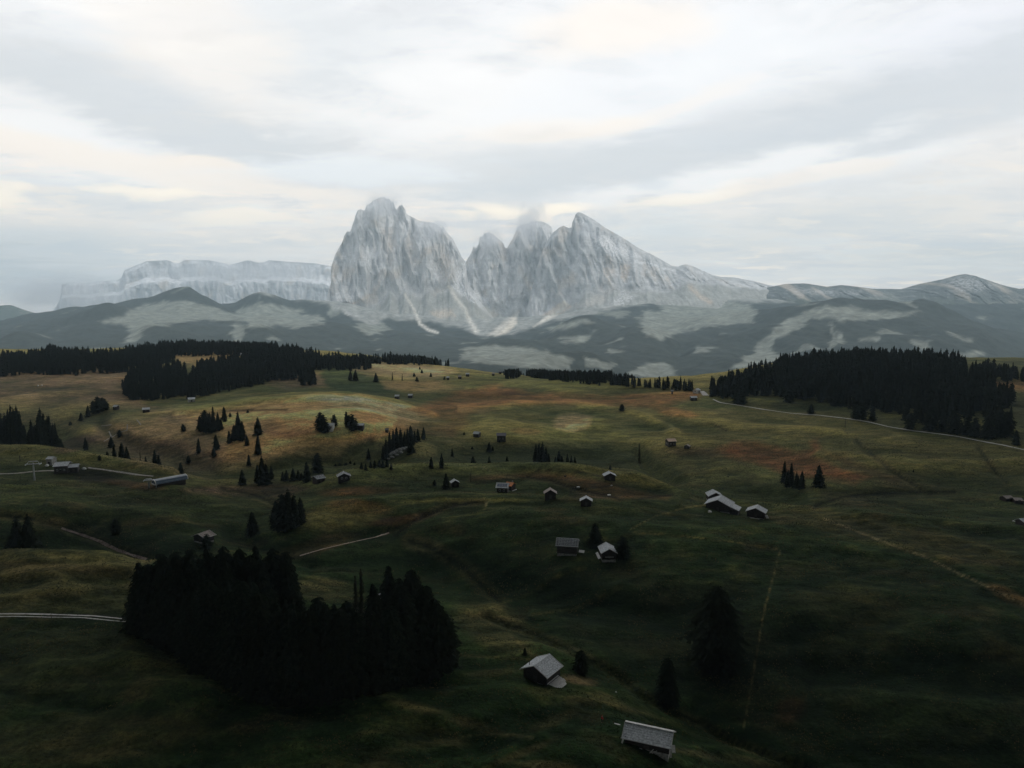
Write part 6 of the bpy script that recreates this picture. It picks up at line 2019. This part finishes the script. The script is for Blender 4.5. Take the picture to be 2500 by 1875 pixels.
# ---- roads and tracks, laid on the ground
def ribbon(name, pl, width, material, label, lift=.10, dash=None, height=None, zf=None):
    P = []
    for (u0, v0), (u1, v1) in zip(pl[:-1], pl[1:]):
        n = max(2, int(math.hypot(u1 - u0, v1 - v0) / 3))
        for k in range(n):
            t = k / n
            p = hit(u0 + (u1 - u0) * t, v0 + (v1 - v0) * t)
            if p:
                P.append((p[0], p[1]))
    p = hit(*pl[-1])
    if p:
        P.append((p[0], p[1]))
    P = np.array(P)
    if len(P) < 3:
        return
    k = np.array([.25, .5, .25])
    for _ in range(4):
        Q = P.copy()
        Q[1:-1] = P[:-2] * .25 + P[1:-1] * .5 + P[2:] * .25
        P = Q
    d = np.gradient(P, axis=0)
    d /= np.linalg.norm(d, axis=1)[:, None] + 1e-9
    nrm = np.stack([-d[:, 1], d[:, 0]], -1)
    V = []
    sd = np.linspace(-1, 1, 5)
    wv_ = width / 2 * (1 + .25 * perlin(np.arange(len(P)) / 6.0, np.zeros(len(P)), 2))
    for s_ in sd:
        q = P + nrm * (wv_ * s_)[:, None]
        zz_ = ground_z(q[:, 0], q[:, 1]) + lift * (1 - .5 * s_ * s_)
        V.append(np.stack([q[:, 0], q[:, 1], zz_], -1))
    V = np.stack(V, 1).reshape(-1, 3)
    o = mesh_np(name, V, grid_faces(len(P), 5), material)
    tag(o, label, kind='structure')


M_GRAVEL = speckled((.42, .40, .37), (.62, .60, .56), 1.4, rough=1, name='pale gravel')
M_DIRT = speckled((.24, .18, .14), (.38, .31, .26), .8, rough=1, name='brown dirt')
M_DIRT2 = speckled((.12, .09, .075), (.26, .20, .17), .5, rough=1, name='stony brown dirt')
M_GRAVEL2 = speckled((.24, .22, .19), (.40, .37, .33), .7, rough=1, name='dull gravel')
ribbon('gravel_road', [(-30, 1499), (60, 1499), (150, 1501), (230, 1504), (300, 1511), (345, 1517)], .75, M_GRAVEL, 'pale wheel track, upper of two, leading to the grove', .12)
ribbon('gravel_road', [(-30, 1506), (40, 1505), (120, 1507), (200, 1508), (280, 1516), (345, 1521)], .55, M_GRAVEL, 'pale wheel track, lower of two, leading to the grove', .12)
ribbon('path', [(732, 1357), (790, 1340), (850, 1326), (890, 1317), (915, 1312), (940, 1304), (950, 1301)], .8, M_DIRT if False else speckled((.40, .30, .24), (.52, .42, .35), 1.0, rough=1, name='light path'), 'pale footpath rising right behind the grove', .12)
ribbon('gravel_road', [(1741, 975), (1758, 983), (1800, 989), (1860, 999), (1930, 1009), (2000, 1014), (2070, 1022), (2120, 1030), (2170, 1042), (2230, 1052), (2290, 1059), (2340, 1066), (2400, 1078), (2450, 1087), (2530, 1105)], 1.9, M_GRAVEL, 'pale road along the foot of the right hill wood', .25)
ribbon('gravel_road', [(1712, 955), (1718, 960), (1724, 966)], 6, M_GRAVEL, 'end of the pale road by the white hut', .25)
ribbon('gravel_road', [(-30, 1158), (40, 1156), (85, 1151), (120, 1149), (160, 1151)], 1.8, M_GRAVEL2, 'pale road reaching the farm from the left edge', .2)
ribbon('gravel_road', [(215, 1142), (260, 1148), (300, 1154), (340, 1160), (375, 1163)], 1.5, M_GRAVEL2, 'pale road from the farm to the lift station', .2)
ribbon('creek_bed', [(150, 1290), (200, 1306), (240, 1320), (262, 1332), (290, 1345), (330, 1358), (358, 1366)], 1.1, M_DIRT2, 'brown stony stream bed in the gully at left', .12)
for k, pl in enumerate([[(247, 1040), (272, 1037)], [(253, 1078), (272, 1068), (290, 1056), (312, 1050)], [(310, 1052), (311, 1036)], [(334, 1025), (344, 1037)], [(266, 1053), (272, 1066)]]):
    ribbon('path', pl, .8, M_GRAVEL2, 'pale zigzag track on the brown left slope', .15)
ribbon('path', [(1500, 1767), (1514, 1770)], .8, M_PLANK, 'pale plank lying left of the long low barn', .15)

# far valley road
fp = [(1560, 903), (1590, 903), (1615, 912), (1635, 925), (1645, 935)]
Pv = []
for u, v in [(1560 + i, np.interp(1560 + i, [p[0] for p in fp], [p[1] for p in fp])) for i in range(0, 86, 4)]:
    s, q = ray(u, v)
    ys = np.linspace(2200, 6500, 1500)
    k = np.nonzero(H0 + q * ys <= fh_z(s * ys, ys))[0]
    if len(k):
        Pv.append((float(s * ys[k[0]]), ys[k[0]]))
Pv = np.array(Pv)
if len(Pv) > 2:
    for _ in range(3):
        Pv[1:-1] = Pv[:-2] * .25 + Pv[1:-1] * .5 + Pv[2:] * .25
    Vr = []
    for dx, dy in ((-3, 20), (3, -20)):
        Vr.append(np.stack([Pv[:, 0] + dx, Pv[:, 1] + dy, fh_z(Pv[:, 0] + dx, Pv[:, 1] + dy) + 3], -1))
    Vr = np.stack(Vr, 1).reshape(-1, 3)
    o = mesh_np('valley_road', Vr, grid_faces(len(Pv), 2), M_GRAVEL)
    tag(o, 'pale road crossing the far valley meadow', kind='structure')


# ---- walker in red
def walker():
    p = hit(1470, 1764)
    root = bpy.data.objects.new('person', None)
    COL.objects.link(root)
    root.location = p
    root.rotation_euler = (0, 0, 2.4)
    tag(root, 'person in a red jacket and dark trousers walking beside the long low barn', 'person')

    def skin(name, pts_, edges, rad, material, rt=0):
        me = bpy.data.meshes.new(name)
        me.from_pydata(pts_, edges, [])
        o = bpy.data.objects.new(name, me)
        COL.objects.link(o)
        md = o.modifiers.new('skin', 'SKIN')
        for i, r_ in enumerate(rad):
            me.skin_vertices[0].data[i].radius = (r_, r_)
        me.skin_vertices[0].data[rt].use_root = True
        ss_ = o.modifiers.new('sub', 'SUBSURF')
        ss_.levels = ss_.render_levels = 2
        me.materials.append(material)
        o.parent = root
        return o
    P = [(0, 0, .95), (0, 0, 1.2), (0, .01, 1.42), (0, .03, 1.52), (0, .05, 1.66), (0, .04, 1.74), (.1, 0, .9), (.12, .12, .5), (.12, .05, .08), (.12, .18, .03), (-.1, 0, .9), (-.12, -.08, .5), (-.12, -.28, .1), (-.12, -.16, .03),
         (.19, 0, 1.4), (.26, -.06, 1.13), (.24, .08, .92), (.24, .12, .84), (-.19, 0, 1.4), (-.26, .05, 1.13), (-.24, .16, .92), (-.24, .2, .84)]
    E = [(0, 1), (1, 2), (2, 3), (3, 4), (4, 5), (0, 6), (6, 7), (7, 8), (8, 9), (0, 10), (10, 11), (11, 12), (12, 13), (2, 14), (14, 15), (15, 16), (16, 17), (2, 18), (18, 19), (19, 20), (20, 21)]
    R = [.13, .13, .15, .055, .10, .07, .09, .065, .045, .04, .09, .065, .045, .04, .065, .05, .035, .035, .065, .05, .035, .035]
    skin('body', P, E, R, M_SKIN)
    skin('jacket', [P[0], P[1], P[2], P[14], P[15], P[16], P[18], P[19], P[20]], [(0, 1), (1, 2), (2, 3), (3, 4), (4, 5), (2, 6), (6, 7), (7, 8)], [.17, .165, .185, .09, .075, .055, .09, .075, .055], M_RED)
    skin('trousers', [P[0], P[6], P[7], P[8], P[10], P[11], P[12]], [(0, 1), (1, 2), (2, 3), (0, 4), (4, 5), (5, 6)], [.15, .11, .085, .065, .11, .085, .065], M_BLACK)
    skin('hat', [(0, .045, 1.74), (0, .045, 1.80)], [(0, 1)], [.11, .08], M_RED)


walker()


# ---- cloud wrapped round the peaks
def puff(u, v, Y, ru, rv, ry, dens, label, seed=0):
    s, q = ray(u, v)
    bm = bmesh.new()
    bmesh.ops.create_icosphere(bm, subdivisions=3, radius=1.0)
    me = bpy.data.meshes.new('mist')
    bm.to_mesh(me)
    bm.free()
    o = bpy.data.objects.new('mist', me)
    COL.objects.link(o)
    o.location = (float(s) * Y, Y, H0 + float(q) * Y)
    o.scale = (ru / FPX * Y, ry, rv / FPX * Y)
    m = bpy.data.materials.new('mist')
    m.use_nodes = True
    T = NT(m.node_tree)
    T.n.clear()
    out = T.new('ShaderNodeOutputMaterial')
    pv = T.new('ShaderNodeVolumePrincipled')
    pv.inputs['Color'].default_value = (.93, .96, 1, 1)
    pv.inputs['Anisotropy'].default_value = .2
    tc = T.new('ShaderNodeTexCoord')
    ln = T.new('ShaderNodeVectorMath', operation='LENGTH')
    T.link(tc.outputs['Object'], ln.inputs[0])
    n = T.noise(T.mapping(tc.outputs['Object'], loc=(seed, seed * 2, 0), scale=(1.6, 1.2, 1.3)), 1.3, 4, .6)
    f = T.math('ADD', T.math('SUBTRACT', 1.0, ln.outputs['Value']), T.math('MULTIPLY', T.math('SUBTRACT', n, .5), 1.5))
    T.link(T.math('MULTIPLY', T.maprange(f, .12, .75), dens), pv.inputs['Density'])
    T.link(pv.outputs[0], out.inputs['Volume'])
    me.materials.append(m)
    tag(o, label, kind='stuff')


puff(935, 500, 7700, 72, 42, 330, .0028, 'wisp of cloud capping the blunt rock summit', 1)
puff(1055, 562, 7650, 56, 46, 300, .0028, 'wisp of cloud on the right shoulder of the rock massif', 4)
puff(1196, 582, 8000, 50, 34, 300, .0028, 'wisp of cloud over the left rock tower', 7)
puff(1292, 543, 8000, 66, 62, 320, .0036, 'column of cloud rising over the middle rock tower', 9)
puff(1436, 556, 7550, 44, 40, 300, .0016, 'faint wisp of cloud below the sharp summit', 12)
puff(560, 665, 11100, 330, 42, 500, .0020, 'bank of cloud lying on the distant table mountain', 15)
puff(915, 620, 7200, 40, 22, 150, .0022, 'small wisp of cloud crossing the rock wall', 18)
puff(140, 720, 10300, 230, 75, 600, .0018, 'low mist at the left end of the table mountain', 20)


# ---- tussocks and tall dry grass on the nearer slopes
N = 150000
yy = 125 * (520 / 125.0) ** (rw.rand(N) ** .8)
ss = rw.uniform(-.86, .86, N)
xx = ss * yy
dn = fbm(xx / 14, yy / 9, 3, 131) + .5 * fbm(xx / 60, yy / 40, 2, 133)
k = (dn + rw.uniform(-.5, .5, N)) > .15
xx, yy = xx[k], yy[k]
zz = ground_z(xx, yy)
n = len(xx)
hh = rw.uniform(.12, .42, n) * (.7 + .3 * yy / 200)
an = rw.uniform(0, 6.28, n)
rr = rw.uniform(.12, .34, n) * (.7 + .3 * yy / 200)
Vt, Ft = [], []
for j in range(3):
    a_ = an + j * 2.094
    Vt.append(np.stack([xx + rr * np.cos(a_), yy + rr * np.sin(a_), zz - .03], -1))
Vt.append(np.stack([xx + .1 * rr, yy, zz + hh], -1))
Vt = np.concatenate(Vt)
i0 = np.arange(n)
for a_, b_ in ((0, 1), (1, 2), (2, 0)):
    Ft.append(np.stack([i0 + a_ * n, i0 + b_ * n, i0 + 3 * n], -1))


def tuft_build(T, b):
    g = T.new('ShaderNodeNewGeometry')
    n_a = T.noise(g.outputs['Position'], .07, 4, .6)
    n_b = T.noise(g.outputs['Position'], 1.7, 2, .6)
    c = T.mix(T.maprange(n_a, .40, .60), (.020, .030, .015), (.105, .085, .040))
    c = T.mix(T.maprange(n_b, .4, .7), T.mix(1.0, c, (.5, .55, .5), 'MULTIPLY'), T.mix(1.0, c, (1.5, 1.4, 1.2), 'MULTIPLY'))
    T.link(c, b.inputs['Base Color'])


o = mesh_np('grass', Vt, np.concatenate(Ft), mat('tussock grass', rough=1, spec=.03, build=tuft_build), smooth=False)
tag(o, 'scattered tussocks of rough grass on the nearer slopes', kind='stuff')

puff(1150, 560, 7400, 420, 95, 260, .0007, 'thin veil of cloud drifting before the high summits', 24)
